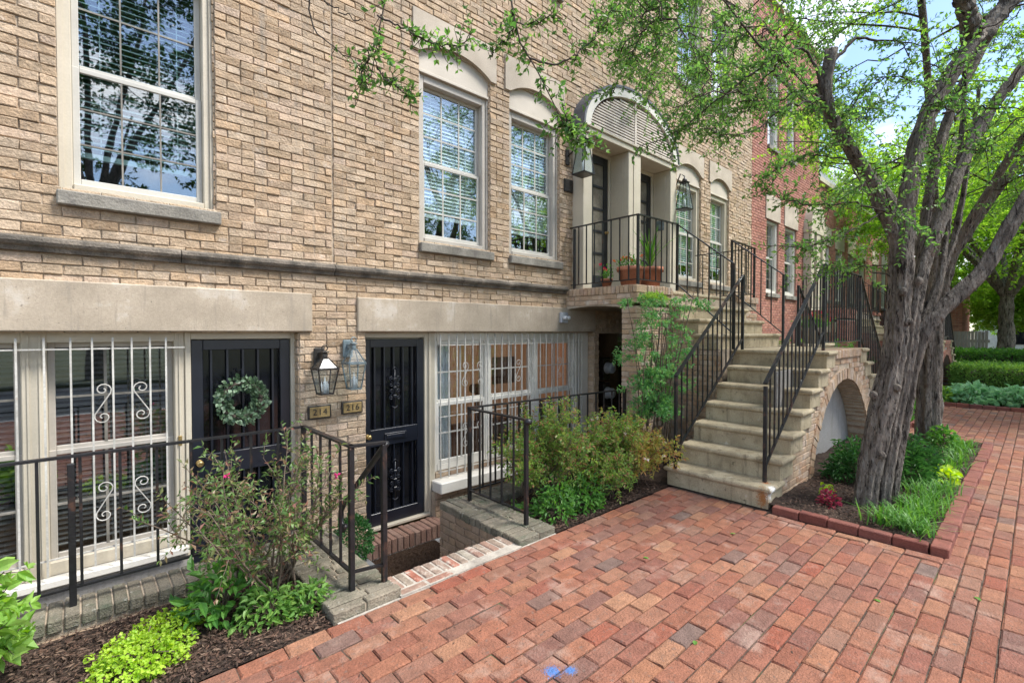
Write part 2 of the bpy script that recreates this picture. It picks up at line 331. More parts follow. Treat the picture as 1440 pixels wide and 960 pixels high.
M['leafC'] = leafmat('mirror_leaf', [(.02,.06,.02), (.035,.085,.025), (.05,.11,.03)], .3)
M['azalea'] = leafmat('azalea_leaf', [(.065,.13,.035), (.10,.19,.05), (.16,.22,.07), (.22,.18,.09), (.27,.13,.10), (.11,.20,.055), (.08,.16,.04), (.14,.23,.06)], .3)
M['azalea2'] = leafmat('faded_azalea_leaf', [(.10,.22,.05), (.17,.31,.07), (.26,.37,.10), (.13,.27,.055), (.40,.30,.13), (.36,.18,.11), (.20,.34,.07), (.32,.41,.11), (.23,.38,.08), (.12,.25,.05)], .4)
M['azalea3'] = leafmat('yellowing_azalea_leaf', [(.22,.31,.07), (.38,.37,.10), (.46,.31,.11), (.40,.19,.09), (.28,.36,.08), (.45,.38,.12), (.17,.29,.06)], .4)
M['lush'] = leafmat('lush_leaf', [(.055,.165,.035), (.09,.235,.045), (.14,.31,.06), (.065,.19,.04)], .35)
M['lush2'] = leafmat('fresh_leaf', [(.09,.21,.045), (.14,.28,.06), (.21,.36,.085), (.10,.235,.05), (.26,.40,.10)], .35)
M['deep'] = leafmat('deep_leaf', [(.025,.095,.025), (.045,.135,.035), (.065,.175,.045)], .3)
M['lime'] = leafmat('lime_leaf', [(.27,.46,.03), (.36,.54,.05), (.45,.60,.09), (.22,.40,.03)], .4)
M['palegreen'] = leafmat('pale_leaf', [(.16,.32,.045), (.23,.41,.08), (.30,.46,.12)], .4)
M['nandina'] = leafmat('nandina_leaf', [(.07,.22,.07), (.11,.30,.10), (.16,.37,.14), (.23,.41,.13), (.09,.26,.06)], .38)
M['grassy'] = leafmat('liriope_blade', [(.055,.17,.03), (.10,.26,.045), (.16,.34,.07), (.07,.20,.035)], .3)
M['boxwood'] = leafmat('boxwood_leaf', [(.02,.085,.02), (.035,.12,.03), (.06,.17,.045)], .25)
M['euca'] = leafmat('eucalyptus_leaf', [(.05,.10,.045), (.085,.15,.075), (.15,.23,.14), (.03,.065,.03), (.19,.27,.18), (.11,.17,.08)], .15)
M['hosta'] = leafmat('hosta_leaf', [(.13,.30,.13), (.20,.40,.20), (.28,.47,.27)], .3)
M['pink'] = leafmat('pink_petal', [(.55,.03,.17), (.65,.08,.26)], .3)
M['redpetal'] = leafmat('red_petal', [(.50,.02,.04), (.62,.05,.08)], .3)
M['coleus'] = leafmat('coleus_leaf', [(.32,.03,.06), (.42,.06,.10), (.24,.03,.035)], .25)
M['whitepetal'] = leafmat('white_petal', [(.75,.70,.66), (.85,.78,.74)], .3)
M['orangepetal'] = leafmat('orange_petal', [(.65,.30,.05), (.60,.10,.05)], .3)
M['asphalt'] = mk('asphalt', [(.045,.045,.046), (.065,.064,.063)], attr=False, rough=.95, nscale=3, bump=.3, bscale=150)
M['concrete'] = mk('concrete', [(.36,.35,.33), (.42,.41,.385)], attr=False, rough=.9, nscale=3, bump=.2)
M['dirtground'] = mk('ground_earth', [(.07,.085,.035), (.10,.10,.05)], attr=False, rough=1, nscale=.8, bump=.3)
M['slate'] = mk('slate_roof', [(.20,.21,.23), (.28,.29,.31), (.25,.25,.27)], rough=.7, bump=.2)
M['fencewood'] = mk('grey_board', [(.30,.28,.25), (.40,.38,.34), (.34,.31,.27)], rough=.9, nscale=7, bump=.3, stretch=(1, 1, .15))
M['whitewash'] = mk('white_wall', [(.66,.66,.64), (.72,.72,.70)], attr=False, rough=.9, nscale=2, bump=.1)
M['stucco'] = mk('grey_stucco', [(.30,.285,.265), (.35,.335,.315)], attr=False, rough=.95, nscale=3, namp=.1, bump=.2, dirt=[((.24,.22,.195), 3, .50, .75), ((.17,.155,.13), 2, .55, .8, (6, 6, .5))])
M['meterwhite'] = mk('meter_face', [(.55,.57,.58), (.65,.67,.68)], attr=False, rough=.3, bump=0)
M['maroon'] = mk('maroon_panel', [(.065,.035,.035), (.095,.05,.05)], attr=False, rough=.6, bump=.05)
M['rubber'] = mk('grey_plastic', [(.33,.35,.37), (.42,.44,.46)], attr=False, rough=.5, bump=0)

# ------------------------------------------------------------------ brick laying
def subtract(iv, holes):
    for a, b in holes:
        out = []
        for p, q in iv:
            if b <= p or a >= q: out.append((p, q)); continue
            if a > p: out.append((p, a))
            if b < q: out.append((b, q))
        iv = out
    return iv
def bricks(mb, O, U, V, N, u1, v1, holes=(), bl=.2032, bh=.0677, jt=.010, bev=.004, mat=0, off=0., jit=.0013, proud=.012, vert=False, tilt=.0, headers=.08, shift=.5):
    O, U, V, N = (np.array(x, float) for x in (O, U, V, N))
    rows = int(round(v1/bh)); R = []
    for j in range(rows):
        a, b = j*bh, (j+1)*bh; c = (a+b)/2
        hs = [(h[0], h[1]) for h in holes if h[2] < c < h[3]]
        for p, q in subtract([(0, u1)], hs):
            st = (j % 2)*bl*shift + off
            x = p; k = math.floor((p-st)/bl)
            e = st+(k+1)*bl
            if e-p < .04: e += bl
            while x < q-1e-4:
                e2 = min(e, q)
                if q-e2 < .035: e2 = q
                if headers and e2-x > .17 and rng.random() < headers:
                    mid = (x+e2)/2; R.append((x, mid, a, b)); R.append((mid, e2, a, b))
                else: R.append((x, e2, a, b))
                x = e2; e = e2+bl if e2 < q else q
                if e < q and abs(((e-st)/bl) % 1-.0) > .01:
                    e = st+math.ceil((x-st)/bl+.25)*bl
    if not R: return
    R = np.array(R); n = len(R); h = jt/2
    u0, u1_, w0, w1 = R[:, 0]+h, R[:, 1]-h, R[:, 2]+h, R[:, 3]-h
    ok = (u1_-u0 > .012); u0, u1_, w0, w1 = u0[ok], u1_[ok], w0[ok], w1[ok]; n = len(u0)
    j = lambda: rng.normal(size=n)*jit
    nz = rng.normal(size=n)*jit*1.2
    tu, tv = rng.normal(size=n)*tilt, rng.normal(size=n)*tilt
    P = []
    for ring, (ins, dep) in enumerate(((bev, 0.), (0., -bev), (0., -proud-.004))):
        for uu, ww, su, sv in ((u0+ins, w0+ins, -1, -1), (u1_-ins, w0+ins, 1, -1), (u1_-ins, w1-ins, 1, 1), (u0+ins, w1-ins, -1, 1)):
            ju, jv = (j(), j()) if ring < 2 else (0*u0, 0*u0)
            d = dep+nz+(su*tu+sv*tv if ring < 2 else 0) if ring < 2 else np.full(n, dep)
            P.append(O[None]+(uu+ju)[:, None]*U+(ww+jv)[:, None]*V+(d)[:, None]*N)
    P = np.stack(P, 1)
    loc = np.array([(0,1,2,3)]+[(4+k, 4+(k+1) % 4, (k+1) % 4, k) for k in range(4)]+[(8+k, 8+(k+1) % 4, 4+(k+1) % 4, 4+k) for k in range(4)])
    if np.dot(np.cross(U, V), N) < 0: loc = loc[:, ::-1]
    Q = (np.arange(n)*12)[:, None, None]+loc[None]
    r = rng.random(n)
    mb.add(P.reshape(-1, 3), Q.reshape(-1, 4), np.repeat(r, 9), mat)
def cells(mb, x0, x1, z0, z1, holes, y0, y1, mat=1):
    xs = sorted({x0, x1, *[min(max(h[0], x0), x1) for h in holes], *[min(max(h[1], x0), x1) for h in holes]})
    zs = sorted({z0, z1, *[min(max(h[2], z0), z1) for h in holes], *[min(max(h[3], z0), z1) for h in holes]})
    for a, b in zip(xs[:-1], xs[1:]):
        run = None
        for c, d in zip(zs[:-1], zs[1:]):
            inside = any(h[0] < (a+b)/2 < h[1] and h[2] < (c+d)/2 < h[3] for h in holes)
            if inside:
                if run: mb.box(a, b, y0, y1, run[0], run[1], mat); run = None
            else: run = (run[0], d) if run else (c, d)
        if run: mb.box(a, b, y0, y1, run[0], run[1], mat)

# ------------------------------------------------------------------ windows and doors
def arch_z(x, x0, x1, zb, rise):
    t = (2*(x-x0)/(x1-x0)-1); w = (x1-x0)/2; Rr = (w*w+rise*rise)/(2*rise)
    return zb+math.sqrt(max(0, Rr*Rr-(t*w)**2))-(Rr-rise)
def make_window(house, x0, x1, z0, z1, zmid, y, frame='white', cas=.075, cols=3, rows=(3, 3), head=None, sill=True, blind='blind', full=True, sillw=.03, glassm='glass', drop=1.):
    """x0..x1, z0..z1: opening filled by the frame. y: facade face."""
    f = MB(); yf = y+.055
    f.box(x0, x0+cas, yf, y+.17, z0, z1, bev=.006); f.box(x1-cas, x1, yf, y+.17, z0, z1, bev=.006)
    f.box(x0+cas, x1-cas, yf, y+.17, z1-cas, z1, bev=.006); f.box(x0+cas, x1-cas, yf-.01, y+.17, z0, z0+.07, bev=.006)
    f.box(x0+.002, x0+.03, yf-.018, yf-.002, z0+.002, z1-.002); f.box(x1-.03, x1-.002, yf-.018, yf-.002, z0+.002, z1-.002)
    w = f.build('window', M[frame], house)
    a, b, c, d = x0+cas, x1-cas, z0+.072, z1-cas
    for nm, (zl, zh, yy, rw) in {'lower_sash': (c, zmid, y+.105, rows[1]), 'upper_sash': (zmid, d, y+.135, rows[0])}.items():
        s = MB(); t = .042
        s.box(a, a+t, yy, yy+.028, zl, zh, bev=.004); s.box(b-t, b, yy, yy+.028, zl, zh, bev=.004)
        s.box(a+t, b-t, yy, yy+.028, zl, zl+(.05 if nm[0] == 'l' else .03), bev=.004); s.box(a+t, b-t, yy, yy+.028, zh-.035, zh, bev=.004)
        s.build(nm, M['sash'] if frame != 'white' or True else M['white'], w)
        g = MB(); g.box(a+t-.004, b-t+.004, yy+.010, yy+.014, zl+.02, zh-.02); g.build('glass', M[glassm], w)
        if full:
            mu = MB(); q_ = .0055 if blind == 'blind' else .008
            for k in range(1, cols): xx = a+t+(b-a-2*t)*k/cols; mu.box(xx-q_, xx+q_, yy+.003, yy+.009, zl+.04, zh-.03)
            for k in range(1, rw): zz = zl+.045+(zh-zl-.08)*k/rw; mu.box(a+t, b-t, yy+.0035, yy+.0085, zz-q_, zz+q_)
            mu.build('muntin', M['muntin' if blind != 'blindwhite' else 'sash'], w)
    if blind:
        bl = MB(); zz = d-.02; zl = d-(d-c)*drop
        sp = .042
        while zz > zl:
            ty = .012 if blind == 'blind' else .026
            y_ = y+.172; V = [(a, y_, zz-ty), (b, y_, zz-ty), (b, y_+.03, zz+ty), (a, y_+.03, zz+ty)]
            bl.add(V, [(0,1,2,3)], rng.random()); zz -= sp
        bl.box(a, b, y+.17, y+.205, zl-.05, zl-.01)
        for k in (.2, .8): bl.box(a+(b-a)*k-.003, a+(b-a)*k+.003, y+.166, y+.168, zl, d)
        bl.build('blind', M[blind], w)
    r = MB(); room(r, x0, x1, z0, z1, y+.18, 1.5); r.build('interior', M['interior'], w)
    if sill:
        s = MB(); s.box(x0-.012, x1+sillw, y-.05, y+.06, z0-.105, z0-.004, bev=.008); s.build('sill', M['sillstone'], w)
    if head:
        zb, zt, rise = head
        t = MB(); n = 18
        xs = [x0+(x1-x0)*k/n for k in range(n+1)]
        poly = [(x0, z1), (x1, z1)]+[(x, arch_z(x, x0, x1, zb, rise)) for x in xs[::-1]]
        t.prism(poly, y+.035, y+.12); 
        for k in range(3): pass
        t.box(x0, x1, y+.02, y+.034, z1-.0, z1+.035, bev=.005)
        t.build('arched_panel', M['tympan'], w)
        h = MB(); ex = .085
        poly = [(x0-ex, zt), (x0-ex, zb)]+[(x, arch_z(x, x0, x1, zb, rise)) for x in xs]+[(x1+ex, zb), (x1+ex, zt)]
        h.prism(poly[::-1], y-.022, y+.10); h.build('stone_head', M['headstone'], w)
    return w
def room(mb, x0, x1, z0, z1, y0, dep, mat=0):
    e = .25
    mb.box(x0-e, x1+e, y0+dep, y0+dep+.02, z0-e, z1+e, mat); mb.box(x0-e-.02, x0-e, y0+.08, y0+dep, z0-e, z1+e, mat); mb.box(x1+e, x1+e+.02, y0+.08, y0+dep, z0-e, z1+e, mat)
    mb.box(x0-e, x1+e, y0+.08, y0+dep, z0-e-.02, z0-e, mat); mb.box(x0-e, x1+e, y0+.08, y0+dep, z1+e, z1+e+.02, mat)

def scroll_pts(h=.3, w=.1, flip=1, n=14):
    """S-scroll: a spiral at the top, one at the bottom, joined by a diagonal."""
    P = []
    def spiral(cx, cz, a0, r1, turns, sgn):
        out = []
        for k in range(n+1):
            t = k/n; a = a0+sgn*turns*2*PI*t; r = r1*(1-t*.82)
            out.append((cx+r*math.cos(a), cz+r*math.sin(a)))
        return out
    r = w*.42
    top = spiral(0, h/2-r, -.15*PI, r, 1.25, 1)[::-1]
    bot = spiral(0, -h/2+r, .85*PI, r, 1.25, 1)
    return [(flip*x, z) for x, z in top+bot]

def security_grille(house, x0, x1, z0, z1, y, xs, rails, scrolls, nm='security_grille'):
    g = MB()
    for z in rails: g.box(x0, x1, y-.006, y+.006, z-.0055, z+.0055)
    gr = g.build(nm, M['grille'], house)
    for x in xs:
        b = MB(); b.box(x-.0058, x+.0058, y-.0185, y-.0065, z0, z1); b.build('bar', M['grille'], gr)
    for (x, z, fl) in scrolls:
        b = MB(); b.tube([(x+p, y-.016, z+q) for p, q in scroll_pts(.30, .12, fl)], .0045, seg=5); b.build('scroll', M['grille'], gr)
    return gr

def flourish(mb, x, y, z, s=1.):
    for fx in (1, -1):
        for fz in (1, -1):
            pts = [(x+fx*.05*s+p*fx, y, z+fz*(.085*s)+q*fz) for p, q in [(a*.55, b*.5) for a, b in scroll_pts(.28*s, .13*s, 1)]]
            mb.tube(pts, .006, seg=5)
    mb.tube([(x, y, z-.24*s), (x, y, z+.24*s)], .007, seg=5)
    for k in (-1, 0, 1): mb.box(x-.02, x+.02, y-.012, y+.012, z+k*.11*s-.015, z+k*.11*s+.015, bev=.005)
    for k in (-.24, .24): mb.tube([(x-.035, y, z+k*s), (x, y, z+k*s*1.13), (x+.035, y, z+k*s)], .006, seg=5)

# ================================================================== SETTING
def struct(name, mb, m): return tag(mb.build(name, m), kind='structure')
g = MB(); g.box(-120, 200, -150, 150, -.9, -.72); struct('ground', g, M['dirtground'])
SWX0, SWX1, SWY0 = -3.0, 60., -2.9
g = MB(); g.box(SWX0, 14.15, SWY0, 2.6, -.7, -.0125, mat=0)
g.box(14.15, SWX1, SWY0, -1.3, -.7, -.0125, mat=0)
g.box(9.6, 10.4, 2.6, 2.7, -.7, -.0125)
PX0 = -1.2
holes = [(4.47-PX0, 4.60-PX0, .41+2.9, 1.62+2.9), (4.56-PX0, 9.62-PX0, .41+2.9, 1.62+2.9), (4.60-PX0, 10.12-PX0, 1.62+2.9, 5.6), (10.5-PX0, 14.2-PX0, 1.45+2.9, 5.6)]
bricks(g, (PX0, SWY0, 0), (1,0,0), (0,1,0), (0,0,1), 14.13-PX0, 51*.10795, holes, bl=.2190, bh=.10795, jt=.006, bev=.008, jit=.0016, tilt=.0014, mat=1, headers=0, proud=.012)
bricks(g, (14.13, SWY0, 0), (1,0,0), (0,1,0), (0,0,1), 12, 14*.1085, [], bl=.2190, bh=.1085, jt=.006, bev=.006, tilt=.001, mat=1, headers=0)
bricks(g, (4.48, .44, 0), (0,1,0), (1,0,0), (0,0,1), 1.18, .1085, [], bl=.2190, bh=.1085, jt=.0065, bev=.008, jit=.002, tilt=.002, mat=1, headers=0)
struct('sidewalk', g, [M['sand'], M['paver']])
# kerb and road behind the camera, verge on the far side
g = MB(); 
for k in range(40): g.box(-30+k*2.2, -30+k*2.2+2.19, -3.05, -2.9, -.6, .0, bev=.01)
struct('kerb', g, M['concrete'])
g = MB(); g.box(-30, 70, -11, -3.05, -.6, -.13); struct('road', g, M['asphalt'])
g = MB(); g.box(-30, 70, -30, -11, -.6, 0); struct('verge', g, M['dirtground'])

# soil beds
def soil(name, x0, x1, y0, y1, z, z0=-.68, amp=.02):
    nx, ny = max(2, int((x1-x0)/.06)), max(2, int((y1-y0)/.06))
    nx, ny = min(nx, 140), min(ny, 60)
    X, Y = np.meshgrid(np.linspace(x0, x1, nx), np.linspace(y0, y1, ny), indexing='ij')
    Z = z+amp*(np.sin(X*7.1+Y*3)*np.cos(Y*9.3-X*2)+rng.normal(size=X.shape)*.35)
    V = np.stack([X, Y, Z], -1).reshape(-1, 3); i = np.arange((nx-1)*(ny-1)); a = (i//(ny-1))*ny+i % (ny-1)
    Q = np.stack([a, a+ny, a+ny+1, a+1], 1)
    m = MB(); m.add(V, Q, rng.random(len(Q)), 0, True); m.box(x0, x1, y0, y1, z0, z-amp*2.2)
    return struct(name, m, M['soil'])
soil('garden_bed_soil', -3, 1.05, 2.63, 3.5, -.014, amp=.009)
soil('garden_bed_soil', 2.86, 6.0, 2.635, 3.44, -.012, amp=.009)
soil('tree_pit_soil', 4.67, 9.5, .52, 1.90, .05, amp=.018)
soil('garden_bed_soil', 9.2, 14.3, 2.75, 4.55, .3, amp=.03)
soil('garden_bed_soil', 10.5, 14.2, 1.45, 2.75, .04)
soil('garden_bed_soil', 14.2, 40, -1.3, 1.62, .05)
def mulch(name, x0, x1, y0, y1, z, n):
    m = MB(); P = np.stack([rng.uniform(x0, x1, n), rng.uniform(y0, y1, n), z+rng.uniform(0, .022, n)], 1)
    D = rng.normal(size=(n, 3))*np.array((1, 1, .18))
    m.leaves(P, D, rng.uniform(.010, .042, n), W=.30, fold=.06, N=rng.normal(size=(n, 3))*.5+np.array((0, 0, 1)))
    return tag(m.build(name, M['chips']), kind='stuff')
mulch('bark_mulch', -1.2, 1.04, 2.63, 3.48, -.010, 13000)
mulch('bark_mulch', 2.87, 4.62, 2.63, 3.4, -.008, 9500)
mulch('bark_mulch', 4.68, 9.4, .54, 1.6, .06, 13000)

# ================================================================== TAN TOWNHOUSE
tan = thing('townhouse', 'tan brick townhouse with black front doors behind the near iron railings', 'house', (1, F+.1, -.6))
TX0, TX1, TZ0, TZ1 = -2.6, 11.73, -.62, 9.72
W1 = (-.075, .868); W2 = (2.80, 3.80); W3 = (4.12, 5.07); W4 = (8.30, 9.24); W5 = (9.66, 10.52)
HZ0, HZ1 = 2.605, 4.47
UZ0, UZ1 = 6.22, 8.20
holes = []
for w in (W1, W2, W3, W4, W5):
    holes += [(w[0], w[1], HZ0, 4.80), (w[0], w[1], UZ0, UZ1)]
DH0, DH1 = 5.42, 7.86
holes += [(DH0, DH1, 2.2, 4.9), (-2.6, 1.52, -.62, 1.64), (2.165, 5.86, -.62, 1.64), (5.98, 8.6, -.62, 1.60)]
wall = MB()
cells(wall, TX0, TX1, TZ0, TZ1, holes, F+.012, F+.26, mat=1)
bh = [(h[0]-TX0, h[1]-TX0, h[2]-TZ0, h[3]-TZ0) for h in holes]
for w in (W1, W2, W3, W4, W5):   # no brick where the stone heads stand
    bh.append((w[0]-.06-TX0, w[1]+.06-TX0, 4.73-TZ0, 5.09-TZ0))
bh += [(1.834-TX0, 1.846-TX0, 2.28-TZ0, 99), (-9, 99, 2.19-TZ0, 2.235-TZ0) if False else (0, 0, 0, 0)]
bricks(wall, (TX0, F, TZ0), (1,0,0), (0,0,1), (0,-1,0), TX1-TX0, TZ1-TZ0, bh, mat=0, bev=.004, jit=.0026, jt=.008, tilt=.0018, proud=.010)
# brick on the reveals that face the camera
for h in holes[:10]:
    bricks(wall, (h[1]-.011, F+.01, h[2]), (0,1,0), (0,0,1), (-1,0,0), .10, h[3]-h[2], [], mat=0, bl=.12, headers=0)
for (x, z0, z1) in ((1.52, -.62, 1.62), (5.86, -.62, 1.62)):
    bricks(wall, (x-.011, F+.01, z0), (0,1,0), (0,0,1), (-1,0,0), .20, z1-z0, [], mat=0, bl=.21, headers=0)
# rest of the shell: sides, back, roof
wall.box(TX0-.2, TX0, F+.05, 15, TZ0, TZ1, 1); wall.box(TX0, TX1, 14.8, 15, TZ0, TZ1, 1); wall.box(TX0-.2, TX1, F+.02, 15, TZ1+.002, TZ1+.2, 1)
wall.build('wall', [M['tan'], M['tanmortar']], tan)
# string course
s = MB()
xs = [TX0, -.9, .62, 1.84, 3.35, 5.19]
for a, b in zip(xs[:-1], xs[1:]):
    prof = [(F+.02, 2.275), (F-.035, 2.265), (F-.062, 2.25), (F-.066, 2.225), (F-.055, 2.205), (F-.035, 2.192), (F-.028, 2.165), (F+.02, 2.160)]
    V = [(x, p, q) for x in (a+.003, b-.003) for p, q in prof]; n = len(prof)
    s.add(V, [(i, i+1, i+1+n, i+n) for i in range(n-1)]+[tuple(range(n))[::-1], tuple(range(n, 2*n))])
s.build('string_course', M['string'], tan)
for (a, b, zt) in ((-2.6, 1.632, 1.978), (2.072, 5.86, 1.968)):
    l = MB(); l.box(a, b, F-.028, F+.16, 1.625, zt, bev=.008); l.build('lintel', M['limestone'], tan)
for i, w in enumerate((W1, W2, W3, W4, W5)):
    fr = 'cream' if i == 0 else ('greyframe' if i in (1, 2) else 'cream')
    dr = .999 if i in (0, 1) else .8
    ww = make_window(tan, w[0], w[1], HZ0, HZ1 if i else 4.47, 3.525 if i == 0 else 3.53, F, fr, cas=.075 if i == 0 else .085, cols=3, rows=(3, 3) if i else (2, 3),
                     head=(4.68, 5.11, .15), blind='blind' if i == 0 else 'blindwhite', drop=.84 if i == 0 else .82)
for i, w in enumerate((W1, W2, W3, W4, W5)):
    make_window(tan, w[0], w[1], UZ0+.1, UZ1, 7.25, F, 'greyframe', cas=.08, head=None, blind='blindgrey')

# ---- lower storey fronts
YR = F+.14
# left triple window beside door 214
fr = MB()
for a, b in ((-2.6, -2.35), (-1.20, -1.08), (-.285, -.155), (.585, .655)): fr.box(a, b, YR-.02, YR+.12, -.12, 1.622, bev=.006)
fr.box(-2.35, .655, YR-.01, YR+.1, 1.545, 1.621, bev=.005)
fr.box(-2.6, .655, YR-.01, YR+.1, -.115, -.02, bev=.005)
for xx in (-.25, -.19, .62): fr.box(xx-.006, xx+.006, YR-.03, YR-.021, -.1, 1.6)
win = fr.build('window', M['cream'], tan)
sl = MB(); sl.box(-2.6, .66, YR-.10, YR+.1, -.17, -.118, bev=.006); sl.build('sill', M['white'], win)
pn = MB(); pn.box(-2.6, .655, YR-.03, YR+.15, -.62, -.172); pn.build('apron_panel', M['stucco'], win)
for a, b in ((-2.35, -1.20), (-1.08, -.285), (-.155, .585)):
    for nm, (zl, zh, yy) in {'lower_sash': (-.02, .77, YR+.04), 'upper_sash': (.75, 1.545, YR+.07)}.items():
        s = MB(); t = .04
        s.box(a, a+t, yy, yy+.028, zl, zh, bev=.004); s.box(b-t, b, yy, yy+.028, zl, zh, bev=.004)
        s.box(a+t, b-t, yy, yy+.028, zl, zl+.045, bev=.004); s.box(a+t, b-t, yy, yy+.028, zh-.035, zh, bev=.004)
        s.build(nm, M['greyframe'], win)
        gl = MB(); gl.box(a+t-.004, b-t+.004, yy+.01, yy+.014, zl+.02, zh-.02); gl.build('glass', M['glassclear'], win)
        mu = MB()
        xx = a+t+(b-a-2*t)*.42; mu.box(xx-.009, xx+.009, yy-.002, yy+.009, zl+.04, zh-.03)
        zz = (zl+zh)/2; mu.box(a+t, b-t, yy-.001, yy+.008, zz-.008, zz+.008)
        mu.build('muntin', M['muntin'], win)
    bl = MB(); zz = 1.5
    while zz > .05:
        bl.add([(a, YR+.13, zz-.008), (b, YR+.13, zz-.008), (b, YR+.155, zz+.010), (a, YR+.155, zz+.010)], [(0,1,2,3)]); zz -= .038
    bl.build('blind', M['blindgrey'], win)
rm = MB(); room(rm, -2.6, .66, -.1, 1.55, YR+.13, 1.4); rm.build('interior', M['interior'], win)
xs = [-1.0, -.87, -.74, -.61, -.48, -.35, -.262, -.155, -.05, .065, .18, .29, .40, .505, .60]
xs = [-2.2+.125*k for k in range(15)]+[-.30, -.165, -.03, .085, .20, .31, .42, .52]
security_grille(tan, -2.5, .645, -.08, 1.58, YR-.10, xs, (1.50, .03), [(.14, 1.10, 1), (.365, 1.10, -1), (.14, .38, 1), (.365, .38, -1), (-.7, 1.1, 1), (-.5, 1.1, -1), (-.7, .38, 1), (-.5, .38, -1)])

def storm_door(x0, x1, z0, z1, y, handle_left=True, slot=True):
    d = MB(); t = .085
    zmid = .50
    d.box(x0, x0+t, y, y+.04, z0, z1, bev=.004); d.box(x1-t, x1, y, y+.04, z0, z1, bev=.004)
    d.box(x0+t, x1-t, y, y+.04, z1-t, z1, bev=.004); d.box(x0+t, x1-t, y, y+.04, z0, z0+.13, bev=.004); d.box(x0+t, x1-t, y, y+.04, zmid-.09, zmid+.09, bev=.004)
    dr = d.build('door', M['navy'], tan)
    s = MB(); s.box(x0+t, x1-t, y+.045, y+.06, z0+.1, z1-t+.02); s.build('screen', M['darkscreen'], dr)
    n = 5
    for k in range(n):
        xx = x0+t+(x1-x0-2*t)*(k+.5)/n
        for za, zb in ((zmid+.09, z1-t), (z0+.13, zmid-.09)):
            b = MB(); b.box(xx-.008, xx+.008, y+.012, y+.028, za, zb); b.build('bar', M['navy'], dr)
    if slot:
        b = MB(); b.box(x0+.24, x0+.50, y-.014, y-.002, zmid-.035, zmid+.04, bev=.004); b.box(x0+.26, x0+.48, y-.022, y-.0145, zmid-.02, zmid+.022, bev=.003); b.build('mail_slot', M['navy'], dr)
        for zz in (1.02, .02):
            b = MB(); flourish(b, (x0+x1)/2, y-.004, zz, .82); b.build('scroll', M['navy'], dr)
    b = MB(); hx = x0+.05 if handle_left else x1-.05
    b.lathe((hx, y, zmid+.03), [(.0, .065), (.02, .062), (.027, .048), (.02, .034), (.010, .028), (.010, .01), (.026, .006), (.026, 0)], axis='y', seg=14); b.build('handle', M['brass'], dr)
    return dr
storm_door(.70, 1.475, -.36, 1.555, YR-.01, True, False)
storm_door(2.185, 2.915, -.43, 1.545, YR-.02, True, True)
# door frames
for (a, b, z0) in ((.70, 1.475, -.36), (2.185, 2.915, -.43)):
    f = MB(); f.box(a-.045, a-.004, YR-.035, YR+.1, z0, 1.622, bev=.004)
    f.box(b+.004, b+.045 if b < 2 else b+.14, YR-.035, YR+.1, z0, 1.622, bev=.004); f.box(a-.004, b+.004, YR-.03, YR+.1, 1.562, 1.621, bev=.004)
    f.box(a, b, YR+.06, YR+.1, z0, 1.56)
    if b > 2: f.box(2.965, 2.985, YR-.06, YR-.036, -.55, 1.62)
    f.build('door_frame', M['cream'], tan)
for a, b, z0 in ((.68, 1.50, -.36), (2.12, 2.97, -.43)):
    st = MB(); st.box(a, b, YR-.07, YR+.08, z0-.035, z0-.004, bev=.004); st.build('threshold', M['cream'], tan)
# lock plate on the left frame
lk = MB(); lk.box(.605, .63, YR-.034, YR-.0205, .70, .78, bev=.002); lk.build('lock_plate', M['brass'], tan)

# right triple window (216)
fr = MB()
for a, b in ((3.06, 3.09), (3.815, 3.905), (4.66, 4.755), (5.50, 5.70)): fr.box(a, b, YR-.02, YR+.12, .0, 1.622, bev=.006)
fr.box(3.10, 5.48, YR-.01, YR+.1, 1.52, 1.621, bev=.005); fr.box(3.10, 5.48, YR-.012, YR+.1, .002, .075, bev=.005)
fr.box(5.70, 5.845, YR-.03, YR+.1, -.3, 1.621, bev=.006); fr.box(5.55, 5.575, YR-.045, YR-.022, .02, 1.61)
win = fr.build('window', M['white'], tan)
s = MB(); s.box(3.0, 5.85, F-.10, YR+.12, -.20, -.075, bev=.01); s.build('sill', M['white'], win)
s = MB(); bricks(s, (3.06, YR-.035, -.075), (1,0,0), (0,0,1), (0,-1,0), 2.7, .0677, [], mat=0); s.box(3.06, 5.76, YR-.023, YR+.1, -.073, -.003, 1)
bricks(s, (2.99, F, -.62), (1,0,0), (0,0,1), (0,-1,0), 2.86, .42, [], mat=0); s.box(2.99, 5.85, F+.012, F+.2, -.62, -.203, 1)
s.build('brick_apron', [M['pitbrick'], M['tanmortar']], win)
for a, b in ((3.09, 3.815), (3.905, 4.66), (4.755, 5.50)):
    for nm, (zl, zh, yy) in {'lower_sash': (.075, .80, YR-.012), 'upper_sash': (.78, 1.52, YR+.012)}.items():
        s = MB(); t = .034
        s.box(a, a+t, yy, yy+.028, zl, zh, bev=.004); s.box(b-t, b, yy, yy+.028, zl, zh, bev=.004)
        s.box(a+t, b-t, yy, yy+.028, zl, zl+.05, bev=.004); s.box(a+t, b-t, yy, yy+.028, zh-.045, zh, bev=.004)
        s.build(nm, M['white'], win)
        gl = MB(); gl.box(a+t-.004, b-t+.004, yy+.01, yy+.014, zl+.02, zh-.02); gl.build('glass', M['glassclear'], win)
        mu = MB(); xx = (a+b)/2; mu.box(xx-.009, xx+.009, yy-.002, yy+.009, zl+.04, zh-.03); zz = (zl+zh)/2; mu.box(a+t, b-t, yy-.001, yy+.008, zz-.008, zz+.008)
        mu.build('muntin', M['sash'], win)
cu = MB(); n = 60
